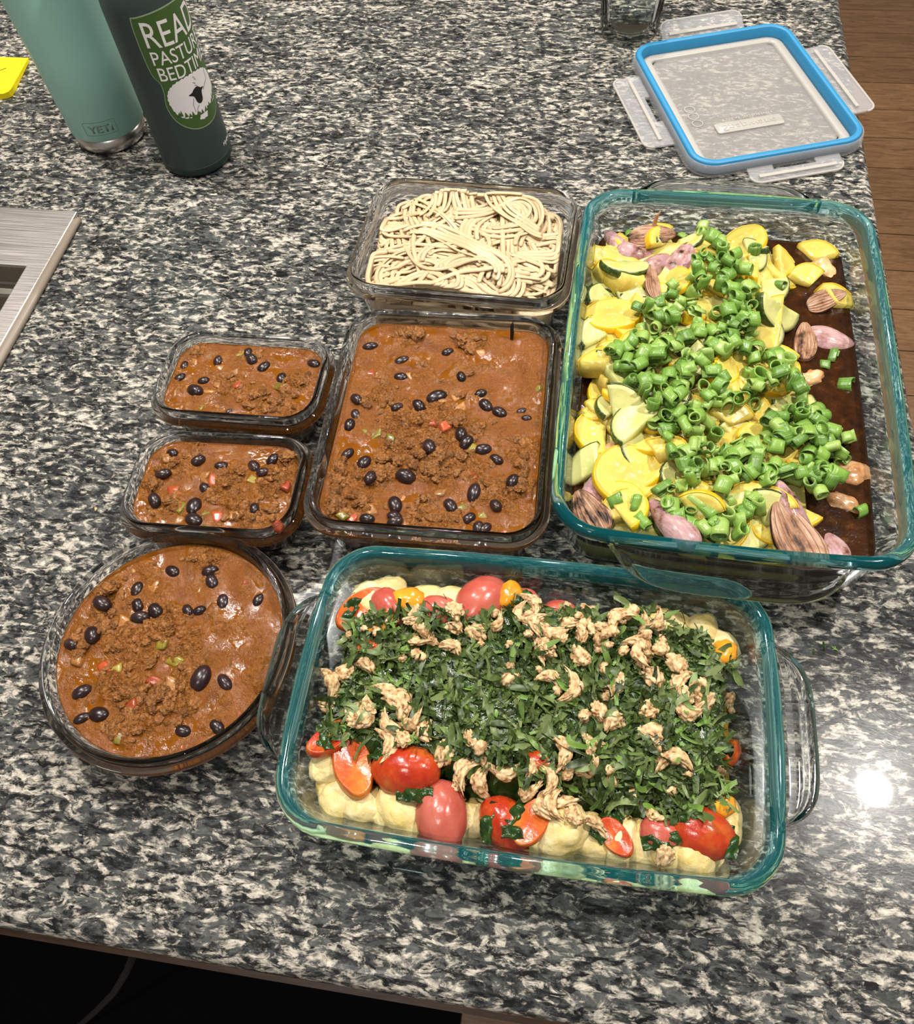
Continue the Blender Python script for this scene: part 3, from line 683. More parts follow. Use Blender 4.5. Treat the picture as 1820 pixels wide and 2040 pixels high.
def food(name, stops, freq=60, rough=0.3, bumps=0.25, bfreq=300, spec=0.5, dist=0.001, vary=0.15, coat=0.0, hue=0.0):
    """moist food surface: colour patches by noise, slightly different on every copy"""
    mt, nt, b = new(name); v = shifted(nt); n1 = noi(nt, v, freq, 4, 0.6)
    c = ramp(nt, n1, stops)
    hs = N(nt, 'ShaderNodeHueSaturation'); L(nt, c, hs.inputs['Color']); r = rnd(nt)
    L(nt, ramp(nt, r, [(0, 1 - vary), (1, 1 + vary)]), hs.inputs['Value'])
    if hue:
        h = N(nt, 'ShaderNodeMath', operation='MULTIPLY_ADD'); L(nt, r, h.inputs[0]); h.inputs[1].default_value = hue; h.inputs[2].default_value = 0.5 - hue / 2; L(nt, h.outputs[0], hs.inputs['Hue'])
    L(nt, hs.outputs[0], b.inputs['Base Color']); S(b, rough=rough, spec=spec, coat=coat, coatr=0.1)
    if bumps: bump(nt, b, noi(nt, v, bfreq, 3, 0.6), bumps, dist)
    return mt
M['sauce'] = sauce_mat()
M['bean'] = food('black_bean_skin', [(0.35, (0.013, 0.007, 0.008)), (0.60, (0.024, 0.011, 0.011)), (0.8, (0.07, 0.028, 0.016))], 130, 0.28, 0.05, 500, vary=0.3)
M['meat'] = food('ground_meat', [(0.28, (0.09, 0.029, 0.004)), (0.5, (0.25, 0.094, 0.019)), (0.72, (0.42, 0.19, 0.056))], 420, 0.27, 1.0, 700, dist=0.0018)
M['tomdice'] = food('stewed_tomato', [(0.3, (0.30, 0.040, 0.012)), (0.7, (0.44, 0.09, 0.035))], 120, 0.22, 0.2, 300, vary=0.25)
M['pepper'] = food('green_pepper', [(0.3, (0.14, 0.12, 0.012)), (0.7, (0.27, 0.20, 0.03))], 120, 0.25, 0.15, 300, vary=0.3)
M['onion'] = food('stewed_onion', [(0.3, (0.26, 0.10, 0.022)), (0.7, (0.40, 0.19, 0.06))], 120, 0.25, 0.15, 300, vary=0.25)

def kidney(q, p):
    return Vector((q.x, q.y + 0.0007 * (1 - p.x * p.x) * (1 if p.y < 0 else 0.0) * (1 - abs(p.z)) + 0.0004 * p.x * p.x, q.z))
BEANS = [blob(3, (0.0064 + 0.0004 * k, 0.0048 + 0.0002 * (k % 3), 0.0043), k + 1, 0.05, 1.2, fn=kidney, mat=M['bean'], name='black_bean') for k in range(4)]
def chunk(sz, seed, mat, name):
    bm = bmesh.new(); bmesh.ops.create_cube(bm, size=1.0); bmesh.ops.subdivide_edges(bm, edges=bm.edges[:], cuts=3, use_grid_fill=True)
    for v in bm.verts:
        p = v.co; l = max(abs(p.x), abs(p.y), abs(p.z)); d = p.normalized() * 0.62; q = p.lerp(d, 0.30); q *= 1 + 0.22 * nz(p, 1.7, seed)
        v.co = Vector((q.x * sz[0] + q.y * sz[0] * 0.25, q.y * sz[1], q.z * sz[2]))
    me = bpy.data.meshes.new(name); bm.to_mesh(me); bm.free(); me.materials.append(mat); me.polygons.foreach_set('use_smooth', [True] * len(me.polygons)); return me
DICE = {n: [chunk((0.011 + 0.002 * (k % 2), 0.0085, 0.0055), k + 3 + len(n), M[m_], n) for k in range(3)] for n, m_ in (('tomato_dice', 'tomdice'), ('pepper_dice', 'pepper'), ('onion_dice', 'onion'))}
def crumb_fn(seed):
    return lambda q, p: q * (1 + 0.30 * nz(p, 2.4, seed + 5) + 0.17 * nz(p, 5.5, seed + 9) + 0.08 * nz(p, 12, seed + 11))
CRUMB = [blob(4, (0.0048 + 0.0011 * (k % 4), 0.0040 + 0.0009 * (k % 3), 0.0028), k + 20, 0.25, 1.3, fn=crumb_fn(k), mat=M['meat'], name='meat_crumble') for k in range(8)]

CRUMB_S = [blob(3, (0.0052 + 0.0011 * (k % 3), 0.0044 + 0.0009 * (k % 2), 0.0030), k + 33, 0.25, 1.3, fn=crumb_fn(k + 3), mat=M['meat'], name='meat_bit') for k in range(6)]

def chili(where, shape, zs, seed, beans, toms, peps, onis, meat_at, n_meat, amp=0.0011):
    rg = random.Random(seed)
    if shape == 'round':
        cx, cyy, rot = RX, RY, 0.0; h = RH
        ringf = lambda s, i: [(x * s, y * s) for x, y in circ(RR_ - i, 440)]
    else:
        cx, cyy, L_, W_, h, rot = shape; rot = R(rot)
        ringf = lambda s, i: [(x * s, y * s) for x, y in rr(L_ - 2 * i, W_ - 2 * i, max(0.030 - 0.9 * i, 0.004), 34, 84)]
    ca, sa = math.cos(rot), math.sin(rot)
    def wld(x, y): return cx + ca * x - sa * y, cyy + sa * x + ca * y
    spots = []
    for (px, py, rad) in meat_at: p = P(px, py, zs); spots.append((p.x, p.y, rad))
    def meaty(x, y):
        mval = 0.0
        for (a, b, r_) in spots: mval = max(mval, 1 - math.hypot(x - a, y - b) / r_)
        return max(0.0, min(1.0, mval * 1.5 + 0.85 * nz((x, y, seed), 75, seed, 3) + 0.02))
    def hgt(x, y):
        mval = meaty(x, y)
        return zs + 0.4 * amp * nz((x, y, 0), 90, seed, 2) + (0.00010 + 0.00026 * max(0.0, nz((x, y, 3), 60, seed) + 0.25)) * nz((x, y, 0), 430, seed, 2) + mval * (0.0022 + 0.0030 * nz((x, y, 1), 150, seed, 3))
    v, f, mt_ = [], [], []; rings = []
    bottom = [z for z in (0.0052, 0.0076, 0.012, h * 0.4, zs - 0.006, zs - 0.0005)]
    first = [0.030 if k == 0 else snap_inset(h, z) + 0.0003 for k, z in enumerate(bottom)]
    nr = 0
    for z, ins in zip(bottom, first):
        r_ = ringf(1.0, ins); nr = len(r_); rings.append([(x, y, z) for x, y in r_]); mt_ += [0.0] * nr
    it = snap_inset(h, zs)
    K = 90 if shape != C_CHIL else 130
    for k in range(K):
        s = 1 - (k / K) ** 1.0 * 0.992; row = []
        for x, y in ringf(s, it + 0.0003):
            wx, wy = wld(x, y); ed = min(1.0, k / 3); row.append((x, y, zs + (hgt(wx, wy) - zs) * ed + 0.0006 * (1 - ed))); mt_.append(meaty(wx, wy) * ed)
        rings.append(row)
    vv, ff = loft(rings); nf = len(ff)
    ext = 0.12
    pile = Pile(cx - ext, cx + ext, cyy - ext, cyy + ext, 0.002, hgt)
    def inside(p, mrg=0.007):
        dx, dy = p.x - cx, p.y - cyy; x, y = ca * dx + sa * dy, -sa * dx + ca * dy
        if shape == 'round':
            lim = RR_ - it - mrg; d = math.hypot(x, y)
            if d > lim: x, y = x * lim / d, y * lim / d
        else:
            lx, ly = shape[2] / 2 - it - mrg, shape[3] / 2 - it - mrg; x, y = max(-lx, min(lx, x)), max(-ly, min(ly, y))
        return wld(x, y)
    SV, SF = [], []
    for k in range(n_meat):
        if spots and rg.random() < 0.88:
            a, b, r_ = rg.choice(spots); t = rg.uniform(0, 6.28); d = r_ * rg.random() ** 0.6; p = Vector((a + d * math.cos(t), b + d * math.sin(t), 0))
        else: p = Vector((cx + rg.uniform(-0.08, 0.08), cyy + rg.uniform(-0.1, 0.1), 0))
        x, y = inside(p, 0.011); s = rg.uniform(0.4, 1.0)
        if k < n_meat * 0.55:                                   # fine bits that nobody could count
            me_ = rg.choice(CRUMB_S); s *= 0.72
            if me_.name not in SAMP: SAMP[me_.name] = samples(me_)
            mt = Euler((rg.uniform(-0.6, 0.6), rg.uniform(-0.6, 0.6), rg.uniform(0, 6.3))).to_matrix(); z = pile.rest(SAMP[me_.name] * s @ np.array(mt).T, x, y, 0.45, 0.0012 * s); o_ = len(SV)
            SV += [tuple(mt @ (q.co * s) + Vector((x, y, z))) for q in me_.vertices]; SF += [tuple(i + o_ for i in q.vertices) for q in me_.polygons]; continue
        put(pile, 'meat_crumble', rg.choice(CRUMB), x, y, (rg.uniform(-0.6, 0.6), rg.uniform(-0.6, 0.6), rg.uniform(0, 6.3)), s, 0.45, 0.0014 * s, 'brown ground meat crumble in chili of the ' + where, 'meat', 'ground meat in the ' + where)
    o_ = len(vv)
    for p in SV: dx, dy = p[0] - cx, p[1] - cyy; vv.append((ca * dx + sa * dy, -sa * dx + ca * dy, p[2])); mt_.append(1.0)
    ff += [tuple(i + o_ for i in q) for q in SF]
    me = raw('chili', vv, ff, [M['sauce'], M['meat']], True, [0] * nf + [1] * len(SF)); fixn(me)
    at = me.attributes.new('meat', 'FLOAT', 'POINT'); at.data.foreach_set('value', mt_)
    o = link('chili', me, None, (cx, cyy, 0.0002), (0, 0, rot)); tag(o, 'thick brown chili sauce with fine ground meat filling the ' + where, 'chili')
    for lst, key, lab, cat in ((toms, 'tomato_dice', 'red dice of stewed tomato in chili of the ', 'tomato'), (peps, 'pepper_dice', 'yellowish green piece of pepper in chili of the ', 'pepper'), (onis, 'onion_dice', 'pale brown piece of onion in chili of the ', 'onion')):
        for (px, py) in lst:
            x, y = inside(P(px, py, zs + 0.003)); s = rg.uniform(0.7, 1.05)
            put(pile, key, rg.choice(DICE[key]), x, y, (rg.uniform(-0.3, 0.3), rg.uniform(-0.3, 0.3), rg.uniform(0, 6.3)), s * 0.92, 0.45, 0.0028 * s, lab + where, cat, key.split('_')[0] + ' pieces in the ' + where)
    for b in beans:
        px, py = b[:2]; s = b[2] if len(b) > 2 else rg.uniform(0.80, 1.0)
        x, y = inside(P(px, py, zs + 0.004))
        put(pile, 'black_bean', rg.choice(BEANS), x, y, (rg.uniform(-0.35, 0.35), rg.uniform(-0.2, 0.2), rg.uniform(0, 6.3)), s, 0.55, rg.uniform(0.0012, 0.0026), 'glossy black bean in chili of the ' + where, 'bean', 'black beans in the ' + where)
    return pile
def cr(ox, oy, s, lst): return [(ox + q[0] / s, oy + q[1] / s) + tuple(q[2:]) for q in lst]
A = lambda l: cr(580, 600, 3.25, l)
pile_c = chili('large rectangular container', C_CHIL, 0.0495, 3,
    A([(505, 270), (705, 360), (705, 465), (1010, 310), (940, 600, 1.25), (1220, 575), (1255, 655), (1345, 700), (825, 665), (685, 675), (420, 620), (410, 715), (370, 780), (1525, 735, 0.7), (1490, 690, 0.7), (1100, 850), (1130, 905), (1240, 945), (890, 945), (465, 1030, 1.1), (360, 970), (1325, 1010), (740, 1120, 1.25), (515, 1145), (1435, 1165), (1185, 1225, 1.1), (670, 1300, 1.1), (665, 1380), (1025, 1310), (1325, 1310), (1150, 1390), (470, 1465), (1205, 1475), (1240, 1540), (660, 1450), (1100, 470)]),
    A([(485, 915), (1160, 1120), (500, 430), (1600, 240), (370, 1490), (1000, 800), (900, 770), (1350, 1560)]), A([(545, 850), (640, 890), (1170, 950), (330, 1400), (545, 1415), (1650, 555), (1110, 1330), (1230, 1390), (480, 810)]),
    A([(870, 550), (740, 1260), (510, 1340), (780, 550), (860, 370), (1075, 600), (780, 470), (1240, 330), (990, 660), (960, 1230), (1090, 680)]),
    A([(700, 800, 0.022), (850, 780, 0.028), (1000, 720, 0.020), (950, 950, 0.026), (720, 950, 0.022), (1000, 1080, 0.022), (1150, 1050, 0.018), (300, 1130, 0.016), (270, 1310, 0.014), (480, 1160, 0.018), (600, 1100, 0.018), (850, 1060, 0.02), (850, 1380, 0.018), (1020, 1430, 0.016), (1480, 980, 0.014), (1530, 1180, 0.013), (1200, 820, 0.013), (580, 620, 0.016), (760, 230, 0.016), (1170, 260, 0.013), (1340, 1230, 0.02), (450, 1330, 0.015)]), 285)
for k, (px, py) in enumerate(A([(1425, 180)])):
    p0 = P(px, py + 20, 0.050)
    sl = obj('burnt_sliver', *tube([p0 + Vector((0, 0, -0.003)), p0 + Vector((0.0004, 0.001, 0.006)), p0 + Vector((0.0002, 0.002, 0.013)), p0 + Vector((0.001, 0.002, 0.0175))], [0.0012, 0.0016, 0.0014, 0.0003], 7), M['ink'])
    tag(sl, 'thin black charred sliver standing upright in the large container of chili', 'sliver')
A = lambda l: cr(220, 620, 3.79, l)
chili('small container beside the sink', C_S1, 0.0405, 5, A([(1050, 215, 0.75), (800, 350), (525, 380), (510, 480), (690, 500), (630, 575, 1.2), (1060, 340), (1150, 395, 1.1), (1280, 480), (1525, 370), (880, 740, 0.6)]),
    A([(800, 715), (940, 555), (620, 440)]), A([(965, 310), (1275, 560), (680, 690)]), A([(820, 420), (930, 450), (720, 600), (1090, 300), (500, 740), (800, 530), (620, 370), (1220, 310), (570, 570)]),
    A([(1100, 640, 0.016), (1400, 540, 0.014), (1150, 740, 0.015), (700, 250, 0.014), (1350, 720, 0.012), (900, 560, 0.013)]), 60)
chili('small container against the round bowl', C_S2, 0.0415, 7, A([(460, 1055), (650, 1110), (830, 1150), (1075, 1145), (1145, 1205), (1220, 1105), (390, 1220), (615, 1450, 1.2), (610, 1570, 1.1), (700, 1320), (1080, 1480), (330, 1420)]),
    A([(475, 1365), (765, 1265), (800, 1535), (1240, 1680), (930, 1025), (1390, 1320)]), A([(1070, 1260), (1080, 1045), (720, 1570), (520, 1465), (690, 1500)]), A([(700, 1230), (930, 1530), (520, 1560), (420, 1110)]),
    A([(850, 1340, 0.016), (900, 1230, 0.013), (1200, 1330, 0.018), (1350, 1170, 0.016), (1100, 1580, 0.018), (1000, 1480, 0.014), (300, 1300, 0.014), (700, 940, 0.014), (430, 1480, 0.013), (1200, 1230, 0.014), (500, 1160, 0.014)]), 95)
A = lambda l: cr(50, 1030, 3.033, l)
chili('round glass bowl', 'round', 0.0345, 9, A([(465, 525, 1.1), (670, 520), (775, 555, 1.1), (685, 595), (1180, 495), (1115, 375), (1400, 480, 0.8), (970, 555, 0.8), (1040, 550, 0.8), (400, 705, 1.1), (330, 1045, 1.1), (430, 1185, 1.1), (320, 1210), (1055, 965, 1.3), (1195, 990), (660, 420), (880, 310), (945, 1280), (1165, 1280), (270, 760, 0.8), (1110, 315)]),
    A([(1340, 370), (780, 990), (640, 1145), (470, 905), (920, 1420), (1300, 1160)]), A([(820, 770), (900, 860), (540, 920), (560, 1330), (1330, 940)]), A([(795, 395), (995, 480), (885, 1015), (740, 295), (655, 295), (740, 430), (590, 640), (310, 850), (1050, 450)]),
    A([(480, 420, 0.016), (850, 680, 0.022), (700, 800, 0.022), (980, 780, 0.018), (560, 1040, 0.02), (800, 1150, 0.022), (920, 1110, 0.016), (1090, 250, 0.018), (600, 740, 0.02), (340, 720, 0.014), (640, 1240, 0.018), (500, 560, 0.016), (960, 1020, 0.016)]), 150)

# ---------------------------------------------------------------- noodles
M['noodle'] = food('cooked_noodle', [(0.3, (0.53, 0.39, 0.215)), (0.7, (0.61, 0.465, 0.28))], 40, 0.34, 0.08, 900, vary=0.06, spec=0.45)
def noodles():
    cx, cyy, L_, W_, h, rot = C_NOOD; rg = random.Random(11)
    lx, ly = L_ / 2 - 0.0163, W_ / 2 - 0.0163
    def core(x, y):
        dx, dy = abs(x - cx) / (lx + 0.004), abs(y - cyy) / (ly + 0.004); e = max(dx, dy)
        return 0.0325 + 0.007 * max(0.0, 1 - e ** 4) + 0.004 * nz((x, y, 0), 35, 3, 2)
    pile = Pile(cx - 0.11, cx + 0.11, cyy - 0.09, cyy + 0.09, 0.0015, core)
    rings = []
    for ins, z in ((0.030, 0.0049), (0.0185, 0.0075), (0.0165, 0.012), (0.0152, 0.026)): rings.append([(x, y, z) for x, y in rr(L_ - 2 * ins, W_ - 2 * ins, 0.018, 12, 20)])
    for k in range(40):
        s = 1 - k / 40.4; rings.append([(x * s, y * s, core(cx + x * s, cyy + y * s)) for x, y in rr(L_ - 0.0305, W_ - 0.0305, 0.018, 12, 20)])
    hv, hf = loft(rings); cr_, sr_ = math.cos(R(rot)), math.sin(R(rot)); hv = [(cx + x * cr_ - y * sr_, cyy + x * sr_ + y * cr_, z + 0.0002) for x, y, z in hv]
    def bundle(n_par, top):
        """a few strands running side by side along one wandering path"""
        x, y = cx + rg.uniform(-lx, lx), cyy + rg.uniform(-ly, ly)
        n = rg.randint(30, 54) if top else rg.randint(24, 40); step = 0.0032
        a = rg.uniform(0, 6.28); goal = (cx, cyy); kap = rg.gauss(0, 18); tgt = rg.gauss(0, 22); pts = []
        for i in range(n):
            pts.append((x, y, a))
            if i % 12 == 0: tgt = rg.gauss(0, 30); goal = (cx + rg.uniform(-0.8, 0.8) * lx, cyy + rg.uniform(-0.8, 0.8) * ly)
            kap += (tgt - kap) * 0.16
            if abs(x - cx) > 0.86 * lx or abs(y - cyy) > 0.84 * ly:
                want = math.atan2(goal[1] - y, goal[0] - x); d = (want - a + math.pi) % (2 * math.pi) - math.pi
                if abs(d) > 0.8: kap += (30 if d > 0 else -30)
            kap = max(-90, min(90, kap)); a += kap * step
            x += step * math.cos(a); y += step * math.sin(a)
        out = []
        for b in range(n_par):
            r = rg.uniform(0.0019, 0.0025); fl_ = rg.uniform(0.36, 0.52); off = (b - (n_par - 1) / 2) * 0.0040 + rg.uniform(-0.001, 0.001); ph, am = rg.uniform(0, 6), rg.uniform(0.0005, 0.0022)
            i0, i1 = rg.randint(0, 7), n - rg.randint(0, 7); xs, ys = [], []
            for i in range(i0, i1):
                x, y, a = pts[i]; d = off + am * math.sin(i * 0.22 + ph); x -= d * math.sin(a); y += d * math.cos(a)
                x = max(cx - lx, min(cx + lx, x)); y = max(cyy - ly, min(cyy + ly, y))
                kx, ky = abs(x - cx) - (lx - 0.016), abs(y - cyy) - (ly - 0.016)
                if kx > 0 and ky > 0 and math.hypot(kx, ky) > 0.016:
                    g_ = 0.016 / math.hypot(kx, ky); x = cx + math.copysign(lx - 0.016 + kx * g_, x - cx); y = cyy + math.copysign(ly - 0.016 + ky * g_, y - cyy)
                xs.append(x); ys.append(y)
            X, Y = np.array(xs), np.array(ys); i, j = pile.ij(X, Y); m_ = len(xs)
            sm = np.ones(7) / 7
            X, Y = np.convolve(np.pad(X, 1, mode='edge'), np.ones(3) / 3, 'valid'), np.convolve(np.pad(Y, 1, mode='edge'), np.ones(3) / 3, 'valid')
            z = pile.H[i, j] + r * fl_ * 0.8
            zs_ = np.convolve(np.pad(z, 3, mode='edge'), sm, 'valid'); z = np.maximum(zs_, z * 0.5 + 0.5 * zs_)
            z = np.convolve(np.pad(z, 2, mode='edge'), np.ones(5) / 5, 'valid'); z = np.where(z > 0.061, 0.061 + (z - 0.061) * 0.4, z)
            for di in (-1, 0, 1):
                for dj in (-1, 0, 1):
                    aa, bb = np.clip(i + di, 0, pile.nx - 1), np.clip(j + dj, 0, pile.ny - 1); np.maximum.at(pile.H, (aa, bb), z + r * fl_ * (0.5 if di or dj else 0.8))
            up = Vector((rg.uniform(-0.45, 0.45), rg.uniform(-0.45, 0.45), 1)).normalized()
            out.append(tube([(X[q], Y[q], z[q]) for q in range(m_)], [r * (0.95 if 0 < q < m_ - 1 else 0.6) for q in range(m_)], 8, fl_, up))
        return out
    low = join((hv, hf), *[t for k in range(55) for t in bundle(4, False)])
    o = link('noodle_layer', raw('noodle_layer', *low, M['noodle'])); tag(o, 'tangled packed mass of pale noodles under the loose strands', 'noodles', kind='stuff')
    made = 0
    while made < 260:
        for t in bundle(rg.choice((1, 2, 3, 4, 5)), True):
            made += 1; o = link('noodle', raw('noodle', *t, M['noodle']))
            tag(o, 'long flat pale noodle strand curling on the heap in the glass container', 'noodle', 'noodle strands in the glass container')
noodles()
# ---------------------------------------------------------------- dish of squash, zucchini, shallot and green onion
def flesh_mat(name, c_in, c_out, seed_c):
    mt, nt, b = new(name); tc = N(nt, 'ShaderNodeTexCoord')
    v = shifted(nt)
    ln = N(nt, 'ShaderNodeVectorMath', operation='LENGTH'); L(nt, tc.outputs['Object'], ln.inputs[0])
    n1 = noi(nt, v, 160, 3, 0.6)
    rad = N(nt, 'ShaderNodeMath', operation='MULTIPLY_ADD'); L(nt, ln.outputs['Value'], rad.inputs[0]); rad.inputs[1].default_value = 48.0; 
    nn = N(nt, 'ShaderNodeMath', operation='MULTIPLY'); L(nt, n1, nn.inputs[0]); nn.inputs[1].default_value = 0.30; L(nt, nn.outputs[0], rad.inputs[2])
    c = ramp(nt, rad.outputs[0], [(0.35, c_in), (0.75, c_out), (1.0, c_out)])
    vo = N(nt, 'ShaderNodeTexVoronoi', i_Scale=210.0, i_Randomness=0.8); L(nt, v, vo.inputs['Vector'])
    sd = ramp(nt, vo.outputs['Distance'], [(0.26, 1.0), (0.34, 0.0)])
    mid = ramp(nt, ln.outputs['Value'], [(0.0045, 0.0), (0.006, 1.0), (0.0105, 1.0), (0.012, 0.0)])
    mm = N(nt, 'ShaderNodeMath', operation='MULTIPLY'); L(nt, sd, mm.inputs[0]); L(nt, mid, mm.inputs[1])
    c2 = mixc(nt, mm.outputs[0], c, seed_c)
    hs = N(nt, 'ShaderNodeHueSaturation'); L(nt, c2, hs.inputs['Color']); L(nt, ramp(nt, rnd(nt), [(0, 0.85), (1, 1.12)]), hs.inputs['Value'])
    L(nt, hs.outputs[0], b.inputs['Base Color']); S(b, rough=0.30, spec=0.35)
    bump(nt, b, n1, 0.35, 0.0014); return mt
M['zflesh'] = flesh_mat('zucchini_flesh', (0.43, 0.44, 0.13), (0.58, 0.56, 0.21), (0.68, 0.64, 0.34))
M['yflesh'] = flesh_mat('squash_flesh', (0.60, 0.45, 0.09), (0.66, 0.52, 0.10), (0.76, 0.66, 0.32))
M['zskin'] = food('zucchini_skin', [(0.35, (0.020, 0.040, 0.008)), (0.55, (0.055, 0.085, 0.014)), (0.75, (0.16, 0.20, 0.04))], 420, 0.28, 0.1, 500)
M['yskin'] = food('squash_skin', [(0.3, (0.74, 0.42, 0.010)), (0.7, (0.85, 0.56, 0.02))], 90, 0.25, 0.1, 500, vary=0.1)
def slice_mesh(r, th, a0, a1, seed, fm, sm, stretch=1.0, bend=0.0):
    """slice of a round vegetable: flesh prism and, as a part, its skin band"""
    na_, nr_ = max(8, int((a1 - a0) / 11)), 6; full = a1 - a0 >= 359
    def pt(a, q, z):
        rr_ = r * (1 + 0.05 * nz((math.cos(a), math.sin(a), 0), 1.2, seed))
        x, y = rr_ * q * math.cos(a) * stretch, rr_ * q * math.sin(a)
        zz = z + 0.0006 * nz((x * 1, y * 1, z), 190, seed) + bend * (x * x) / r - (0.0008 * math.sin(math.pi * min(1, q)) if z > 0 else 0)
        return Vector((x, y, zz))
    ang = [R(a0 + (a1 - a0) * k / na_) for k in range(na_ + (0 if full else 1))]
    v, f = [], []; G = {}
    for zi, z in enumerate((-th / 2, th / 2)):
        for k, a in enumerate(ang):
            for j in range(nr_ + 1):
                q = j / nr_
                if j == 0 and k > 0: G[zi, k, 0] = G[zi, 0, 0]; continue
                G[zi, k, j] = len(v); v.append(pt(a, q * (0.965 if j == nr_ else 1), z * (0.86 if j == nr_ else 1)))
    m_ = len(ang) if full else len(ang) - 1
    for zi in (0, 1):
        for k in range(m_):
            k2 = (k + 1) % len(ang)
            for j in range(nr_):
                q = [G[zi, k, j], G[zi, k, j + 1], G[zi, k2, j + 1], G[zi, k2, j]]
                q = list(dict.fromkeys(q)); f.append(tuple(q if zi else q[::-1]))
    for k in range(m_):
        k2 = (k + 1) % len(ang); f.append((G[0, k, nr_], G[0, k2, nr_], G[1, k2, nr_], G[1, k, nr_]))
    if not full:
        for k, s in ((0, 1), (len(ang) - 1, -1)):
            for j in range(nr_):
                q = (G[0, k, j], G[0, k, j + 1], G[1, k, j + 1], G[1, k, j]); f.append(q if s > 0 else q[::-1])
    fl_ = fixn(raw('slice', v, f, fm))
    rings = []
    for a in ang:
        rings.append([pt(a, 0.968, -th * 0.44), pt(a, 0.995, -th * 0.46), pt(a, 1.02, -th * 0.28), pt(a, 1.03, 0), pt(a, 1.02, th * 0.28), pt(a, 0.995, th * 0.46), pt(a, 0.968, th * 0.44)])
    vv, ff = loft(rings, not full, not full, closed=full)
    return fl_, fixn(raw('skin', vv, ff, sm))
ZH = [slice_mesh(0.0185 + 0.0015 * (k % 3), 0.0060 + 0.001 * (k % 2), 0, 180 - 12 * (k % 3), k, M['zflesh'], M['zskin'], 1.0 + 0.12 * (k % 2)) for k in range(4)]
ZQ = [slice_mesh(0.020, 0.0065, 0, 95 + 8 * k, k + 7, M['zflesh'], M['zskin']) for k in range(3)]
YF = [slice_mesh(0.0170 + 0.001 * k, 0.0060, 0, 360, k + 12, M['yflesh'], M['yskin'], 1.12) for k in range(2)]
YH = [slice_mesh(0.0185 + 0.001 * k, 0.0070, 0, 178 - 10 * k, k + 17, M['yflesh'], M['yskin'], 1.05) for k in range(3)]
YQ = [slice_mesh(0.0175, 0.0105 + 0.003 * k, 0, 100 + 10 * k, k + 22, M['yflesh'], M['yskin']) for k in range(3)]

def shallot_mat(name, cut):
    mt, nt, b = new(name); v = shifted(nt); tc = N(nt, 'ShaderNodeTexCoord')
    mp = N(nt, 'ShaderNodeMapping'); mp.inputs['Scale'].default_value = (0.35, 1.6, 1.6); L(nt, tc.outputs['Object'], mp.inputs[0])
    n0 = noi(nt, mp.outputs[0], 240, 3, 0.6)
    mq = N(nt, 'ShaderNodeMapping'); mq.inputs['Scale'].default_value = (0.55, 1.3, 1.0) if cut else (1, 1, 1); L(nt, v, mq.inputs[0]); n1 = noi(nt, mq.outputs[0], 95, 4, 0.65)
    if cut:
        c = ramp(nt, n0, [(0.3, (0.42, 0.23, 0.14)), (0.55, (0.50, 0.32, 0.21)), (0.75, (0.58, 0.42, 0.32))])
        th_ = [(0.54, 0.0), (0.64, 1.0)]
    else:
        c = ramp(nt, n0, [(0.3, (0.34, 0.18, 0.21)), (0.55, (0.45, 0.28, 0.28)), (0.75, (0.55, 0.39, 0.33))]); th_ = [(0.60, 0.0), (0.69, 1.0)]
    st = N(nt, 'ShaderNodeTexWave', wave_type='BANDS', bands_direction='Y'); st.inputs['Scale'].default_value = 62; st.inputs['Distortion'].default_value = 3.5; st.inputs['Detail Scale'].default_value = 40; L(nt, tc.outputs['Object'], st.inputs[0])
    if cut:                                                     # nested layers of the bulb
        la = N(nt, 'ShaderNodeAttribute', attribute_name='lay'); lm = N(nt, 'ShaderNodeMath', operation='MULTIPLY_ADD'); L(nt, n0, lm.inputs[0]); lm.inputs[1].default_value = 0.35; L(nt, la.outputs['Fac'], lm.inputs[2])
        fr = N(nt, 'ShaderNodeMath', operation='FRACT'); L(nt, lm.outputs[0], fr.inputs[0])
        c = mixc(nt, ramp(nt, fr.outputs[0], [(0.0, 1.0), (0.16, 0.25), (0.45, 0.0), (0.86, 0.1), (1.0, 1.0)]), c, (0.085, 0.030, 0.012))
    ch = ramp(nt, n1, th_)
    if cut:
        m2 = N(nt, 'ShaderNodeMath', operation='MAXIMUM'); L(nt, ch, m2.inputs[0]); m2.inputs[1].default_value = 0.0; ch = m2.outputs[0]
    br = mixc(nt, ramp(nt, n1, [(th_[0][0] - 0.14, 0.0), (th_[0][0] + 0.02, 0.75)]), c, (0.20, 0.075, 0.025))
    c2 = mixc(nt, ch, br, (0.022, 0.010, 0.006))
    L(nt, c2, b.inputs['Base Color']); S(b, rough=0.42 if cut else 0.28, spec=0.3); bump(nt, b, n0, 0.3, 0.001); return mt
M['shallot'] = shallot_mat('roasted_shallot', False); M['shallot_cut'] = shallot_mat('charred_shallot_face', True)
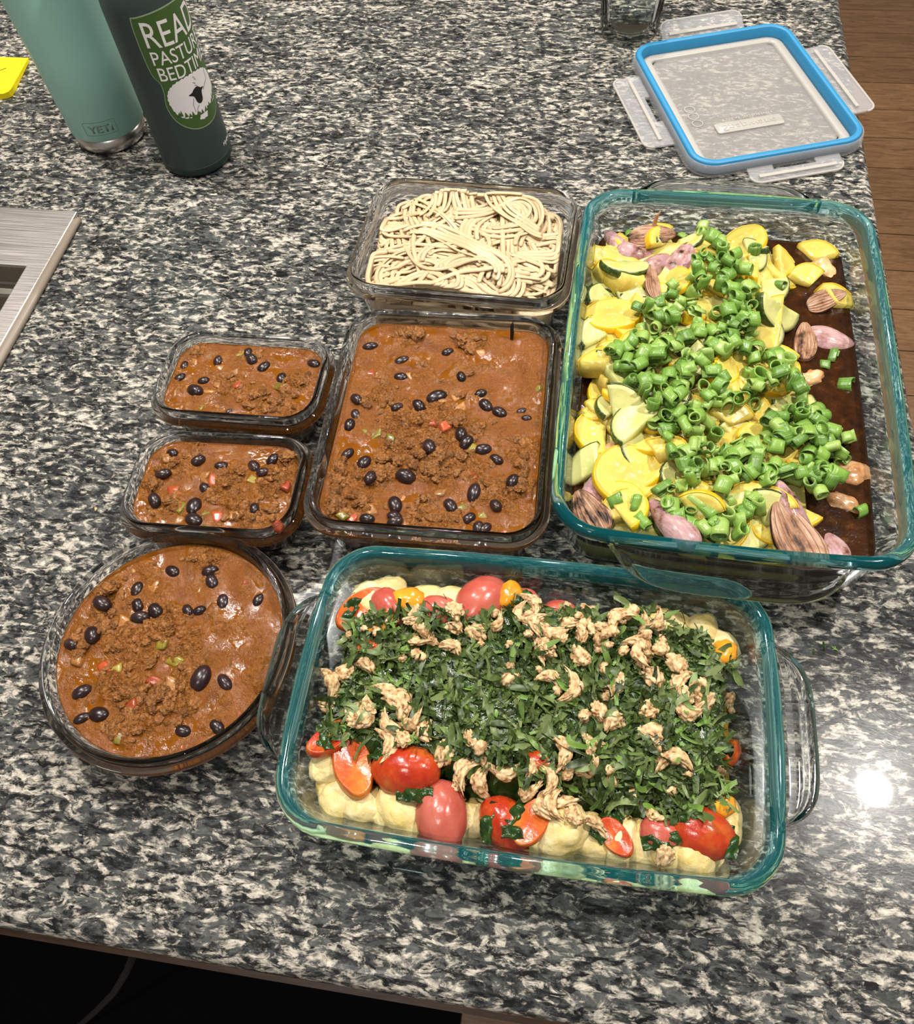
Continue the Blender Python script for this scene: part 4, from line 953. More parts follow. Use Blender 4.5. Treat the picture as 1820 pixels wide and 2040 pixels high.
def shallot_mesh(l, w, h_, seed):
    """half bulb: domed petal outside, flat layered cut face below as its own part"""
    n, m_ = 22, 16; v, f = [], []
    def wid(t): return max(0.05, (math.sin(math.pi * t ** 0.8) ** 0.5)) * (1 - 0.30 * t)
    for i in range(n + 1):
        t = 0.015 + 0.97 * i / n; ww = w * wid(t)
        for j in range(m_ + 1):
            a = math.pi * j / m_; x = (t - 0.5) * l
            y = ww * math.cos(a); z = h_ * wid(t) * math.sin(a)
            d = 1 + 0.10 * nz((x * 60, y * 60, z * 60), 1.0, seed)
            v.append((x, y * d + 0.0016 * math.sin(t * 3 + seed), z * d))
    ix = lambda i, j: i * (m_ + 1) + j
    for i in range(n):
        for j in range(m_): f.append((ix(i, j), ix(i + 1, j), ix(i + 1, j + 1), ix(i, j + 1)))
    f.append(tuple(ix(0, j) for j in range(m_ + 1))); f.append(tuple(ix(n, j) for j in range(m_, -1, -1)))
    K = len(v)
    for i in range(n + 1):
        t = 0.015 + 0.97 * i / n; ww = w * wid(t)
        for j in range(1, m_): v.append(((t - 0.5) * l, ww * (1 - 2 * j / m_) + 0.0016 * math.sin(t * 3 + seed), 0.0))
    dome = raw('shallot_piece', v[:K], f, M['shallot'])
    v2, f2, la_ = [], [], []; m_ = 36; ix = lambda i, j: i * (m_ + 1) + j
    for lay in (0, 1):
        for i in range(n + 1):
            t = 0.02 + 0.96 * i / n; ww = w * wid(t) * 0.96
            for j in range(m_ + 1):
                q = 1 - 2 * j / m_; lv = 3.4 * abs(q + 0.12 * math.sin(t * 2.5 + seed)); la_.append(lv); rid = 0.0011 * abs(math.sin(math.pi * lv))
                v2.append(((t - 0.5) * l * 0.985, ww * q + 0.0016 * math.sin(t * 3 + seed), (0.0012 if lay else -0.0004 - rid * wid(t))))
    KK = (n + 1) * (m_ + 1)
    for i in range(n):
        for j in range(m_): a, b, c, d = ix(i, j), ix(i + 1, j), ix(i + 1, j + 1), ix(i, j + 1); f2.append((a, d, c, b)); f2.append((a + KK, b + KK, c + KK, d + KK))
    for i in range(n):
        for j in (0, m_): a, b = ix(i, j), ix(i + 1, j); f2.append((a, b, b + KK, a + KK))
    for j in range(m_):
        for i in (0, n): a, b = ix(i, j), ix(i, j + 1); f2.append((a, b, b + KK, a + KK))
    cfm = fixn(raw('cut_face', v2, f2, M['shallot_cut'])); a_ = cfm.attributes.new('lay', 'FLOAT', 'POINT'); a_.data.foreach_set('value', la_)
    return fixn(dome), cfm
SHAL = [shallot_mesh(0.044, 0.0108, 0.0092, 1), shallot_mesh(0.036, 0.0115, 0.0072, 2), shallot_mesh(0.042, 0.0145, 0.0105, 3), shallot_mesh(0.034, 0.0062, 0.0050, 4)]

def scallion_mat():
    mt, nt, b = new('green_onion'); v = shifted(nt); tc = N(nt, 'ShaderNodeTexCoord')
    at = N(nt, 'ShaderNodeAttribute', attribute_name='ang')
    wv = N(nt, 'ShaderNodeTexNoise', noise_dimensions='1D', i_Scale=9.0, i_Detail=2.0); L(nt, at.outputs['Fac'], wv.inputs['W'])
    r = rnd(nt)
    base = ramp(nt, r, [(0.0, (0.045, 0.14, 0.012)), (0.35, (0.085, 0.22, 0.018)), (0.7, (0.155, 0.31, 0.032)), (1.0, (0.31, 0.44, 0.10))])
    c = mixc(nt, ramp(nt, wv.outputs[0], [(0.4, 0.0), (0.62, 0.55)]), base, (0.33, 0.50, 0.13))
    ins = N(nt, 'ShaderNodeAttribute', attribute_name='inner'); c2 = mixc(nt, ramp(nt, ins.outputs['Fac'], [(0.4, 0.0), (0.6, 0.5)]), c, (0.36, 0.52, 0.15))
    L(nt, c2, b.inputs['Base Color']); S(b, rough=0.28, spec=0.5); bump(nt, b, wv.outputs[0], 0.2, 0.0006); return mt
M['scallion'] = scallion_mat()
def scallion_mesh(r, ln_, ovl, seed, open_=0.0, slant=0.25):
    n = 18; rg = random.Random(seed); rings = []; ang_, inn = [], []
    rows = [(0, 0), (0, 0.34), (0, 0.67), (0, 1), (1, 1), (1, 0.5), (1, 0)]
    for (i_, t) in rows:
        row = []
        for k in range(n + 1):
            a = open_ / 2 + (2 * math.pi - open_) * k / n
            rr_ = (r - 0.0009 * i_) * (1 + 0.08 * math.sin(2 * a + seed) + 0.05 * math.sin(3 * a + 2 * seed)) * (1 + open_ * 0.10)
            z = (t - 0.5) * ln_ * (1 + 0.05 * math.sin(a * 3 + seed)) + slant * rr_ * math.cos(a + seed) * (1 if t > 0.5 else 0.3)
            row.append((rr_ * math.cos(a) * ovl, rr_ * math.sin(a) / ovl, z)); ang_.append(a); inn.append(float(i_))
        rings.append(row)
    v = [p for q in rings for p in q]; f = []; K = n + 1; NR = len(rings)
    for i in range(NR):
        a, b = i * K, ((i + 1) % NR) * K
        for k in range(n): f.append((a + k, a + k + 1, b + k + 1, b + k))
    f.append(tuple(i * K for i in range(NR))[::-1]); f.append(tuple(i * K + n for i in range(NR)))
    me = raw('green_onion_ring', v, f, M['scallion'])
    if open_ == 0.0:
        bm = bmesh.new(); bm.from_mesh(me); bmesh.ops.remove_doubles(bm, verts=bm.verts, dist=1e-6); bm.to_mesh(me); bm.free()
        co = [p.co for p in me.vertices]; ang_ = [math.atan2(p.y, p.x) for p in co]
        inn = [1.0 if False else 0.0 for p in co]
    fixn(me)
    a_ = me.attributes.new('ang', 'FLOAT', 'POINT'); a_.data.foreach_set('value', ang_)
    a_ = me.attributes.new('inner', 'FLOAT', 'POINT'); a_.data.foreach_set('value', inn)
    return me
SCAL = [scallion_mesh(0.0034 + 0.0005 * (k % 4), 0.0070 + 0.0013 * (k % 5), 1 + 0.12 * (k % 3), k, 0.0 if k % 4 else 0.9 + 0.5 * (k % 3), 0.15 + 0.1 * (k % 3)) for k in range(14)]
M['teriyaki'] = food('dark_brown_sauce', [(0.3, (0.014, 0.004, 0.001)), (0.62, (0.040, 0.012, 0.002)), (0.8, (0.10, 0.035, 0.006))], 120, 0.16, 0.35, 260, vary=0.0, coat=0.1)
M['vegmass'] = food('mixed_squash', [(0.3, (0.36, 0.30, 0.05)), (0.5, (0.55, 0.46, 0.10)), (0.7, (0.62, 0.56, 0.22))], 60, 0.35, 0.4, 200, vary=0.0)
M['chicken'] = food('sauced_chicken', [(0.3, (0.34, 0.12, 0.03)), (0.55, (0.60, 0.34, 0.16)), (0.75, (0.70, 0.48, 0.28))], 70, 0.25, 0.4, 160)
CHICK = [blob(4, (0.014, 0.010, 0.007), k + 50, 0.35, 1.3, 2, mat=M['chicken'], name='chicken_piece') for k in range(3)]

def pyrex_inset(h, z):
    pr = sorted([(zz, i) for i, zz in pyrex_prof(h)[13:]]); return float(np.interp(z, [a for a, b in pr], [b for a, b in pr]))
def fill_mesh(C, r0, hfun, K, zlow=(0.0058, 0.0080, 0.0122, 0.018), gap=0.0003, zt=None):
    """solid filling of a baking dish: follows the inner wall, top given by hfun in world x, y"""
    cx, cyy, L_, W_, h, rot = C; rot = R(rot); ca, sa = math.cos(rot), math.sin(rot); rings = []
    mk = lambda ins: rr(L_ - 2 * ins, W_ - 2 * ins, max(r0 - 0.9 * ins, 0.004), 20, 40, 0.0025)
    for k, z in enumerate(list(zlow) + [zt - 0.0012]): rings.append([(x, y, z) for x, y in mk((0.0345 if k == 0 else pyrex_inset(h, z)) + gap)])
    top = mk(pyrex_inset(h, zt) + gap)
    for k in range(K):
        s = 1 - k / K * 0.993; row = []
        for x, y in top:
            wx, wy = cx + ca * x * s - sa * y * s, cyy + sa * x * s + ca * y * s; e = min(1.0, k / 4)
            row.append((x * s, y * s, zt + (hfun(wx, wy) - zt) * e))
        rings.append(row)
    return loft(rings)

def veg_dish():
    rg = random.Random(21); cx, cyy, L_, W_, h, rot = C_VEG
    ZS = 0.040
    so = obj('brown_sauce', *fill_mesh(C_VEG, 0.036, lambda x, y: ZS + 0.0006 * nz((x, y, 0), 60, 2, 2), 50, zt=ZS), M['teriyaki'], loc=(cx, cyy, 0.0002), rot=(0, 0, R(rot)))
    so.data.materials.append(M['vegmass'])
    for q in so.data.polygons: q.material_index = 1 if q.center.x < 0.052 and abs(q.normal.z) < 0.9 else 0
    tag(so, 'dark glossy brown sauce with vegetables filling the bottom of the squash dish', 'sauce')
    # heap of vegetables under the loose pieces: leaves the sauce open along the right and back right
    def mound(x, y):
        u, v = (x - cx) / (L_ / 2 - 0.016), (y - cyy) / (W_ / 2 - 0.016)
        edge_r = 0.70 - 0.16 * max(0.0, v) - 0.05 * math.sin(v * 5)
        f = min(1.0, max(0.0, (edge_r - u) / 0.22)) * min(1.0, max(0.0, (0.97 - v) / 0.10)) * min(1.0, max(0.0, (1.0 + v) / 0.05)) * min(1.0, max(0.0, (1.02 + u) / 0.05))
        return 0.032 + f * (0.0105 + 0.009 * max(0.0, 1 - ((u + 0.15) / 0.75) ** 2) + 0.003 * nz((x, y, 0), 45, 4, 2))
    mo = []
    NX, NY = 70, 100; x0, x1, y0, y1 = cx - L_ / 2 + 0.0185, cx + L_ / 2 - 0.0185, cyy - W_ / 2 + 0.0185, cyy + W_ / 2 - 0.0185
    v = [(x0 + (x1 - x0) * i / NX, y0 + (y1 - y0) * j / NY, mound(x0 + (x1 - x0) * i / NX, y0 + (y1 - y0) * j / NY)) for i in range(NX + 1) for j in range(NY + 1)]
    f = [(i * (NY + 1) + j, (i + 1) * (NY + 1) + j, (i + 1) * (NY + 1) + j + 1, i * (NY + 1) + j + 1) for i in range(NX) for j in range(NY)]
    keep = [q for q in f if max(v[k][2] for k in q) > ZS + 0.001 and all(math.hypot(max(0.0, abs(v[k][0] - cx) - (L_ / 2 - 0.045)), max(0.0, abs(v[k][1] - cyy) - (W_ / 2 - 0.045))) < 0.0255 for k in q)]
    used = sorted({k for q in keep for k in q}); mp_ = {k: i for i, k in enumerate(used)}
    v = [(v[k][0], v[k][1], max(v[k][2], ZS + 0.0011)) for k in used]; f = [tuple(mp_[k] for k in q) for q in keep]
    heap_v, heap_f = v, f
    pile = Pile(cx - 0.13, cx + 0.13, cyy - 0.19, cyy + 0.19, 0.002, lambda x, y: max(mound(x, y), ZS))
    def cap(x, y, add=0.0):
        u, v = (x - cx) / (L_ / 2), (y - cyy) / (W_ / 2); return 0.0565 + 0.009 * max(0.0, 1 - (u + 0.1) ** 2 - v * v) + add
    def clamp(p, m_):
        lx, ly = L_ / 2 - 0.0135 - m_, W_ / 2 - 0.0135 - m_
        x, y = max(cx - lx, min(cx + lx, p.x)), max(cyy - ly, min(cyy + ly, p.y))
        kx, ky = abs(x - cx) - (lx - 0.022), abs(y - cyy) - (ly - 0.022)
        if kx > 0 and ky > 0:
            d = math.hypot(kx, ky)
            if d > 0.022: s = 0.022 / d; x = cx + math.copysign(lx - 0.022 + kx * s, x - cx); y = cyy + math.copysign(ly - 0.022 + ky * s, y - cyy)
        return x, y
    LZ = 'pale zucchini slice with dark green skin in the squash dish'; LY = 'yellow squash slice with bright yellow skin in the large dish'
    def veg(kind, px, py, rot, s=1.0, zg=0.055, q=0.85, al=0.7):
        lst, nm, lab, cat, grp, rad = {'zh': (ZH, 'zucchini_slice', LZ, 'zucchini', 'zucchini slices in the squash dish', 0.019), 'zq': (ZQ, 'zucchini_slice', LZ, 'zucchini', 'zucchini slices in the squash dish', 0.016), 'yf': (YF, 'squash_slice', LY, 'squash', 'yellow squash slices in the large dish', 0.019),
                                     'yh': (YH, 'squash_slice', LY, 'squash', 'yellow squash slices in the large dish', 0.018), 'yq': (YQ, 'squash_chunk', 'thick yellow squash wedge in the large baking dish', 'squash', 'yellow squash wedges in the large dish', 0.015)}[kind]
        p = aim(pile, px, py, zg) if px is not None else rot[3]; x, y = clamp(p, rad * s * 0.9); fl_, sk2 = rg.choice(lst)
        return put(pile, nm, fl_, x, y, rot[:3], s, q, 0.0, lab, cat, grp, al, (('skin', sk2),), zmax=cap(x, y))
    # under-layer of slices scattered over the heap
    for k in range(210):
        x, y = rg.uniform(cx - L_ / 2 + 0.02, cx + L_ / 2 - 0.02), rg.uniform(cyy - W_ / 2 + 0.02, cyy + W_ / 2 - 0.02)
        if mound(x, y) < 0.041: continue
        right = (x - cx) / L_
        kind = rg.choice(('zh', 'zq', 'yf', 'yh', 'yq', 'yq', 'yh', 'zh')); veg(kind, None, None, (rg.uniform(-0.45, 0.45), rg.uniform(-0.45, 0.45), rg.uniform(0, 6.28), Vector((x, y, 0))), rg.uniform(0.82, 1.05), q=0.4, al=0.4)
    A = lambda x, y: (1080 + x / 2.459, 340 + y / 2.459); B = lambda x, y: (1080 + x / 2.459, 760 + y / 2.459)
    # chicken in the sauce
    for (px, py) in (B(1470, 580), A(1320, 1010), B(1560, 440), A(1380, 480), B(330, 350)):
        x, y = clamp(aim(pile, px, py, 0.045), 0.012)
        put(pile, 'chicken_piece', rg.choice(CHICK), x, y, (rg.uniform(-0.3, 0.3), rg.uniform(-0.3, 0.3), rg.uniform(0, 6)), rg.uniform(0.8, 1.1), 0.5, 0.003, 'pale chicken piece coated in brown sauce in the squash dish', 'chicken', 'chicken pieces in the squash dish')
    ex = [('yh', A(300, 400), 2.9), ('yq', A(255, 545), 0.5), ('yf', A(260, 700), 0.3), ('yq', A(390, 580), 0.2), ('yf', A(980, 330), 1.2), ('yh', A(1160, 465), 5.0), ('yq', A(1340, 425), 0.3), ('yq', A(1300, 560), 0.9), ('yq', A(1450, 665), 0.1), ('yh', A(1170, 750), 1.6),
          ('zh', A(400, 450), 3.4), ('zh', A(1165, 630), 3.3), ('zh', A(240, 930), 0.9), ('yq', A(340, 960), 0.6), ('zq', A(1080, 520), 4.7), ('zh', A(660, 930), 4.0), ('zq', A(870, 900), 1.1), ('zq', A(1120, 970), 5.2), ('yh', A(950, 1010), 2.1), ('yq', A(480, 900), 1.2), ('zq', A(310, 800), 2.2), ('zq', A(1010, 470), 1.8),
          ('zh', B(470, 130), 5.6), ('zh', B(350, 165), 5.55), ('zh', B(500, 225), 0.9), ('yh', B(180, 260), 1.7), ('yf', B(410, 460), 0.9), ('yq', B(570, 390), 0.3), ('yq', B(420, 690), 1.6), ('yh', B(840, 770), 4.8), ('yq', B(1025, 640), 1.2), ('yq', B(920, 195), 0.5), ('yh', B(1230, 360), 0.9), ('zh', B(1000, 520), 3.3), ('zh', B(900, 615), 0.1), ('zh', B(1000, 750), 3.6),
          ('zh', B(1200, 50), 3.9), ('zq', B(190, 470), 1.6), ('yq', B(760, 690), 0.4), ('yh', B(340, 660), 5.3), ('zq', B(1270, 110), 4.1), ('yh', B(1090, 640), 0.3), ('yq', B(200, 60), 0.2), ('zh', B(150, 60), 5.4), ('zq', B(1080, 840), 0.3), ('yq', A(210, 1040), 1.0)]
    for kind, (px, py), a in ex: veg(kind, px, py, (rg.uniform(-0.45, 0.45), rg.uniform(-0.45, 0.45), a), rg.uniform(1.1, 1.3), 0.060, 0.5, 0.35)
    # green onion
    def poly_in(px, py, pg):
        c = False; j = len(pg) - 1
        for i in range(len(pg)):
            if (pg[i][1] > py) != (pg[j][1] > py) and px < (pg[j][0] - pg[i][0]) * (py - pg[i][1]) / (pg[j][1] - pg[i][1]) + pg[i][0]: c = not c
            j = i
        return c
    dense = [(1395, 455), (1450, 465), (1500, 520), (1520, 560), (1500, 620), (1560, 690), (1600, 760), (1640, 830), (1690, 870), (1690, 930), (1660, 960), (1560, 950), (1530, 1000), (1430, 1040), (1420, 1010), (1330, 1060), (1320, 1000), (1350, 930), (1310, 860), (1300, 800), (1250, 760), (1220, 700), (1280, 640), (1290, 600), (1380, 540)]
    n = 0
    LS = 'bright green ring of cut green onion scattered over the squash dish'
    def onion(px, py, zg, q=0.6):
        x, y = clamp(aim(pile, px, py, zg), 0.006)
        lie = rg.random() < 0.78
        rot = (math.pi / 2 + rg.uniform(-0.5, 0.5), rg.uniform(-0.4, 0.4), rg.uniform(0, 6.28)) if lie else (rg.uniform(-0.5, 0.5), rg.uniform(-0.5, 0.5), rg.uniform(0, 6.28))
        put(pile, 'green_onion_ring', rg.choice(SCAL), x, y, Euler(rot, 'XYZ'), rg.uniform(0.88, 1.15), q, 0.0008, LS, 'green onion', 'green onion rings on the squash dish', zmax=cap(x, y, 0.0095))
    def spot():
        while True:
            px, py = rg.uniform(1200, 1700), rg.uniform(445, 1070)
            if poly_in(px, py, dense) and not any(math.hypot(px - a, py - b) < r_ for a, b, r_ in ((1445, 720, 24), (1540, 790, 34), (1460, 840, 30), (1420, 950, 12), (1575, 905, 26), (1500, 545, 14), (1380, 745, 14), (1480, 755, 18))): return px, py
    SV, SF, SA_ = list(heap_v), list(heap_f), [0.0] * len(heap_v)
    for k in range(130):                                        # rings lying underneath the loose ones
        me = rg.choice(SCAL); x, y = clamp(aim(pile, *spot(), 0.060), 0.006); s = rg.uniform(0.8, 1.1)
        if me.name not in SAMP: SAMP[me.name] = samples(me)
        mt = Euler((rg.uniform(0, 6), rg.uniform(0, 6), rg.uniform(0, 6))).to_matrix(); z = pile.rest(SAMP[me.name] * s @ np.array(mt).T, x, y, 0.6, 0.0); z = min(z, cap(x, y, 0.003)); o_ = len(SV); lo_ = min((mt @ (q.co * s)).z for q in me.vertices) + z; z += max(0.0, ZS + 0.001 - lo_)
        an = [q.value for q in me.attributes['ang'].data]
        SV += [tuple(mt @ (q.co * s) + Vector((x, y, z))) for q in me.vertices]; SF += [tuple(i + o_ for i in q.vertices) for q in me.polygons]; SA_ += an
    me = raw('vegetable_heap', SV, SF, [M['vegmass'], M['scallion']], True, [0] * len(heap_f) + [1] * (len(SF) - len(heap_f))); a_ = me.attributes.new('ang', 'FLOAT', 'POINT'); a_.data.foreach_set('value', SA_)
    o = link('vegetable_heap', me); tag(o, 'lower layer of squash and cut green onion under the loose pieces', 'vegetables', kind='stuff')
    while n < 262:
        px, py = rg.uniform(1200, 1700), rg.uniform(445, 1070)
        if not poly_in(px, py, dense): continue
        # leave the larger bare slices showing
        if any(math.hypot(px - a, py - b) < r_ for a, b, r_ in ((1445, 720, 24), (1540, 790, 34), (1460, 840, 30), (1420, 950, 12), (1575, 905, 26), (1500, 545, 14), (1380, 745, 14), (1480, 755, 18))): continue
        onion(px, py, 0.066); n += 1
    for (px, py) in [A(1170, 550), A(1010, 570), A(340, 860), A(415, 915), A(480, 930), A(505, 1005), A(575, 860), A(555, 760), A(1040, 380), A(1000, 600), A(1390, 940), A(1490, 1040), B(1560, 630), B(1330, 480), B(1430, 450), B(1490, 345), B(360, 575), B(455, 590), B(590, 530), B(960, 810), B(900, 695), B(680, 655), B(490, 680), A(1430, 900), B(1350, 560), B(1420, 300), A(470, 660), A(770, 250), A(690, 275), A(430, 275), B(1480, 280), B(1380, 160), B(620, 260), B(500, 40), A(640, 550)]:
        onion(px, py, 0.060)
    # shallots: (pixel, variant, yaw, face up?, scale)
    SL = ['long pale pink shallot petal at the squash dish corner nearest the noodle container', 'flat browned shallot half lying under the thin upright shallot tip', 'small pink shallot piece between the long petal and the purple pieces', 'slim purple shallot wedge leaning on the plump one', 'plump mauve shallot piece beside the green onion in the back shallot cluster', 'narrow browned shallot strip below the back shallot cluster', 'dark soft shallot piece lying in the brown sauce behind the broad purple one', 'narrow brown shallot strip standing beside the broad purple shallot', 'broad purple shallot with a dark charred patch at the edge of the sauce',
          'upright pink shallot at the dish corner beside the large chili container', 'shallot half, cut face up with dark lines, at the corner beside the chili', 'purple shallot wedge lying against the end wall above the dish handle', 'purple shallot wedge with charred tip beside the sauced chicken', 'small pink shallot piece tucked beside the largest seared shallot', 'largest seared shallot half, brown layered cut face up, near the sauce']
    si = -1
    for (px, py), k, a, up, s in ((A(345, 300), 0, 2.45, 0, 0.95), (A(545, 280), 1, 0.3, 1, 1.15), (A(470, 362), 1, 0.4, 0, 1.0), (A(575, 425), 0, 1.25, 0, 1.0), (A(682, 410), 2, 1.45, 0, 1.0), (A(545, 545), 3, 2.0, 1, 1.2), (A(1400, 615), 1, 0.5, 1, 0.9), (A(1285, 825), 0, 1.65, 1, 0.95), (A(1430, 800), 2, 0.0, 0, 1.05),
                              (B(255, 510), 0, 1.7, 0, 0.95), (B(205, 650), 2, 2.35, 1, 0.95), (B(665, 725), 0, 2.5, 0, 1.15), (B(1250, 595), 0, 2.3, 0, 1.15), (B(1440, 800), 1, 2.3, 0, 1.0), (B(1245, 745), 2, 2.25, 1, 1.25)):
        si += 1; x, y = clamp(aim(pile, px, py, 0.064, 0.004), 0.010); dm, cf = SHAL[k]
        rot = (math.pi + rg.uniform(-0.25, 0.25) if up else rg.uniform(-0.2, 0.2), rg.uniform(-0.15, 0.15), a - R(13) if not up else a - R(13))
        put(pile, 'shallot_piece', dm, x, y, rot, s, 0.5, 0.001, SL[si], 'shallot', 'roasted shallots in the squash dish', 0.4, (('cut_face', cf),), zmax=cap(x, y, 0.005 + (0.008 if up else 0.0)))
    p = P(1305, 425, 0.066); x, y = clamp(p, 0.004); zb = pile.at(x, y) - 0.002
    o = obj('shallot_root', *tube([(x, y, zb), (x + 0.001, y + 0.001, zb + 0.007), (x + 0.002, y + 0.002, zb + 0.013), (x + 0.004, y + 0.002, zb + 0.018)], [0.0022, 0.002, 0.0012, 0.0004], 8), M['chicken'])
    tag(o, 'thin pale shallot tip sticking up at the back of the squash dish', 'shallot')
veg_dish()
# ---------------------------------------------------------------- dish of gnocchi, tomatoes, herbs and walnuts
M['gnocchi'] = food('gnocchi', [(0.30, (0.70, 0.50, 0.13)), (0.5, (0.77, 0.61, 0.27)), (0.72, (0.80, 0.68, 0.38))], 70, 0.38, 0.6, 260, vary=0.14, dist=0.0014)
M['tomato'] = food('roast_tomato', [(0.28, (0.42, 0.040, 0.006)), (0.5, (0.55, 0.085, 0.012)), (0.70, (0.60, 0.19, 0.025))], 80, 0.24, 0.35, 220, vary=0.18, hue=0.02, coat=0.1)
M['tomato_peel'] = food('peeled_tomato', [(0.3, (0.46, 0.065, 0.045)), (0.7, (0.56, 0.15, 0.10))], 60, 0.25, 0.2, 250, vary=0.12)
M['tomato_gold'] = food('orange_tomato', [(0.3, (0.68, 0.20, 0.012)), (0.7, (0.80, 0.40, 0.03))], 60, 0.2, 0.25, 200, vary=0.1)
M['oil'] = food('golden_oil', [(0.3, (0.42, 0.24, 0.015)), (0.7, (0.55, 0.36, 0.04))], 40, 0.10, 0.15, 200, vary=0.0)
def walnut_mat():
    mt, nt, b = new('walnut'); v = shifted(nt); g = N(nt, 'ShaderNodeNewGeometry')
    n1 = noi(nt, v, 220, 4, 0.6); 
    c = ramp(nt, n1, [(0.30, (0.22, 0.095, 0.03)), (0.41, (0.50, 0.29, 0.13)), (0.54, (0.72, 0.50, 0.26)), (0.75, (0.82, 0.64, 0.40))])
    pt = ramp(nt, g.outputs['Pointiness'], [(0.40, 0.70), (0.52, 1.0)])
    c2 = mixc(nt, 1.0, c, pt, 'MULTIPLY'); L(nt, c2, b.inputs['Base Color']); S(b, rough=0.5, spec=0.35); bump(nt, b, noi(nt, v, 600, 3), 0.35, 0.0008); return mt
M['walnut'] = walnut_mat()
def leaf_mat(name, stops):
    mt, nt, b = new(name); r = rnd(nt); at = N(nt, 'ShaderNodeAttribute', attribute_name='tone')
    m_ = N(nt, 'ShaderNodeMath', operation='ADD'); L(nt, r, m_.inputs[0]); L(nt, at.outputs['Fac'], m_.inputs[1]); fr = N(nt, 'ShaderNodeMath', operation='FRACT'); L(nt, m_.outputs[0], fr.inputs[0])
    v = coords(nt); n1 = noi(nt, v, 350, 2)
    c = ramp(nt, fr.outputs[0], stops); c2 = mixc(nt, ramp(nt, n1, [(0.4, 0.0), (0.7, 0.35)]), c, (0.16, 0.24, 0.08))
    L(nt, c2, b.inputs['Base Color']); S(b, rough=0.38, spec=0.4); bump(nt, b, n1, 0.25, 0.0005); return mt
M['herb'] = leaf_mat('chopped_herb', [(0.0, (0.012, 0.024, 0.005)), (0.28, (0.030, 0.054, 0.010)), (0.55, (0.076, 0.120, 0.026)), (0.80, (0.19, 0.235, 0.09)), (1.0, (0.14, 0.28, 0.035))])
M['wilt'] = food('wilted_leaf', [(0.3, (0.010, 0.030, 0.006)), (0.7, (0.030, 0.075, 0.012))], 120, 0.2, 0.4, 300)

GNOC = [blob(4, (0.0140 + 0.001 * (k % 2), 0.0110, 0.0095), k + 31, 0.14, 1.5, 3, mat=M['gnocchi'], name='gnocchi') for k in range(4)]
def wrinkle(seed, k):
    def fn(q, p):
        w_ = abs(nz((p.x * 0.7, p.y * 1.4, p.z * 1.4), 2.2, seed)); return q * (1 - k * (0.35 - min(w_, 0.35)) - 0.05 * max(0.0, -p.z))
    return fn
TOM = [blob(4, (0.0150, 0.0108, 0.0100), k + 41, 0.05, 1.2, fn=wrinkle(k, 0.10), mat=M['tomato'], name='tomato') for k in range(3)]
TOMP = [blob(4, (0.0150, 0.0112, 0.0095), k + 47, 0.08, 1.3, fn=wrinkle(k + 4, 0.08), mat=M['tomato_peel'], name='tomato') for k in range(2)]
TOMG = [blob(3, (0.0120, 0.0090, 0.0075), k + 53, 0.18, 1.5, fn=wrinkle(k + 8, 0.25), mat=M['tomato_gold'], name='tomato') for k in range(2)]
def half_tomato(seed):
    def fn(q, p):
        z = q.z
        if p.z > 0.40: z = 0.40 * 0.010 + (p.z - 0.40) * -0.001 - 0.0012 * math.exp(-(p.x ** 2 + p.y ** 2) * 3)
        return Vector((q.x, q.y, z))
    return blob(4, (0.0155, 0.0095, 0.0100), seed, 0.06, 1.3, fn=fn, mat=M['tomato'], name='tomato_half')
TOMH = [half_tomato(61), half_tomato(64)]
def wal_fn(seed, curl):
    def fn(q, p):
        r_ = 0.55 + 0.75 * min(0.4, abs(nz(p, 1.7, seed))) ** 0.5 - 0.18 * min(0.3, abs(nz(p, 4.2, seed + 3))) ** 0.5
        q = q * (r_ * 1.22); q.y += curl * q.x * q.x * 42; q.z += 0.25 * curl * q.x; return q
    return fn
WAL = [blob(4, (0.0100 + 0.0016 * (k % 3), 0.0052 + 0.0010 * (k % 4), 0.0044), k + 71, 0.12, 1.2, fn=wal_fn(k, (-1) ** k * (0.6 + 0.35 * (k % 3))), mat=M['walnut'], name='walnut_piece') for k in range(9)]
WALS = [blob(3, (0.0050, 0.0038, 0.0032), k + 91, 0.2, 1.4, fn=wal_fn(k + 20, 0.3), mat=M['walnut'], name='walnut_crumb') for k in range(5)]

def strip_leaf(seed):
    """shred of basil: a bent, slightly twisted ribbon"""
    rg = random.Random(seed); n = 9; ln_ = rg.uniform(0.010, 0.028); w_ = rg.uniform(0.0010, 0.0023); kap = rg.uniform(-95, 95); arch = rg.uniform(-35, 60); tw = rg.uniform(-1.5, 1.5)
    x = y = 0.0; a = 0.0; pts = []
    for i in range(n):
        pts.append((x, y, a)); a += kap * ln_ / (n - 1) * (1 + 0.6 * math.sin(i)); x += ln_ / (n - 1) * math.cos(a); y += ln_ / (n - 1) * math.sin(a)
    mx, my = pts[n // 2][0], pts[n // 2][1]; v, f = [], []
    for i, (x, y, a) in enumerate(pts):
        t = i / (n - 1); ww = w_ * (0.72 + 0.28 * math.sin(math.pi * t)) * (1 + 0.15 * math.sin(t * 11 + seed)); th = tw * (t - 0.5) * 2 + 0.35 * math.sin(t * 9 + seed)
        nx_, ny_ = -math.sin(a), math.cos(a); z = -arch * ((x - mx) ** 2 + (y - my) ** 2)
        for s in (-1, 0, 1):
            k_ = 0.0005 * (1 if s == 0 else 0)
            v.append((x - mx + nx_ * ww * s * math.cos(th), y - my + ny_ * ww * s * math.cos(th), z + ww * s * math.sin(th) - k_))
    for i in range(n - 1):
        for s in (0, 1): f.append((i * 3 + s, i * 3 + s + 1, i * 3 + s + 4, i * 3 + s + 3))
    return v, f
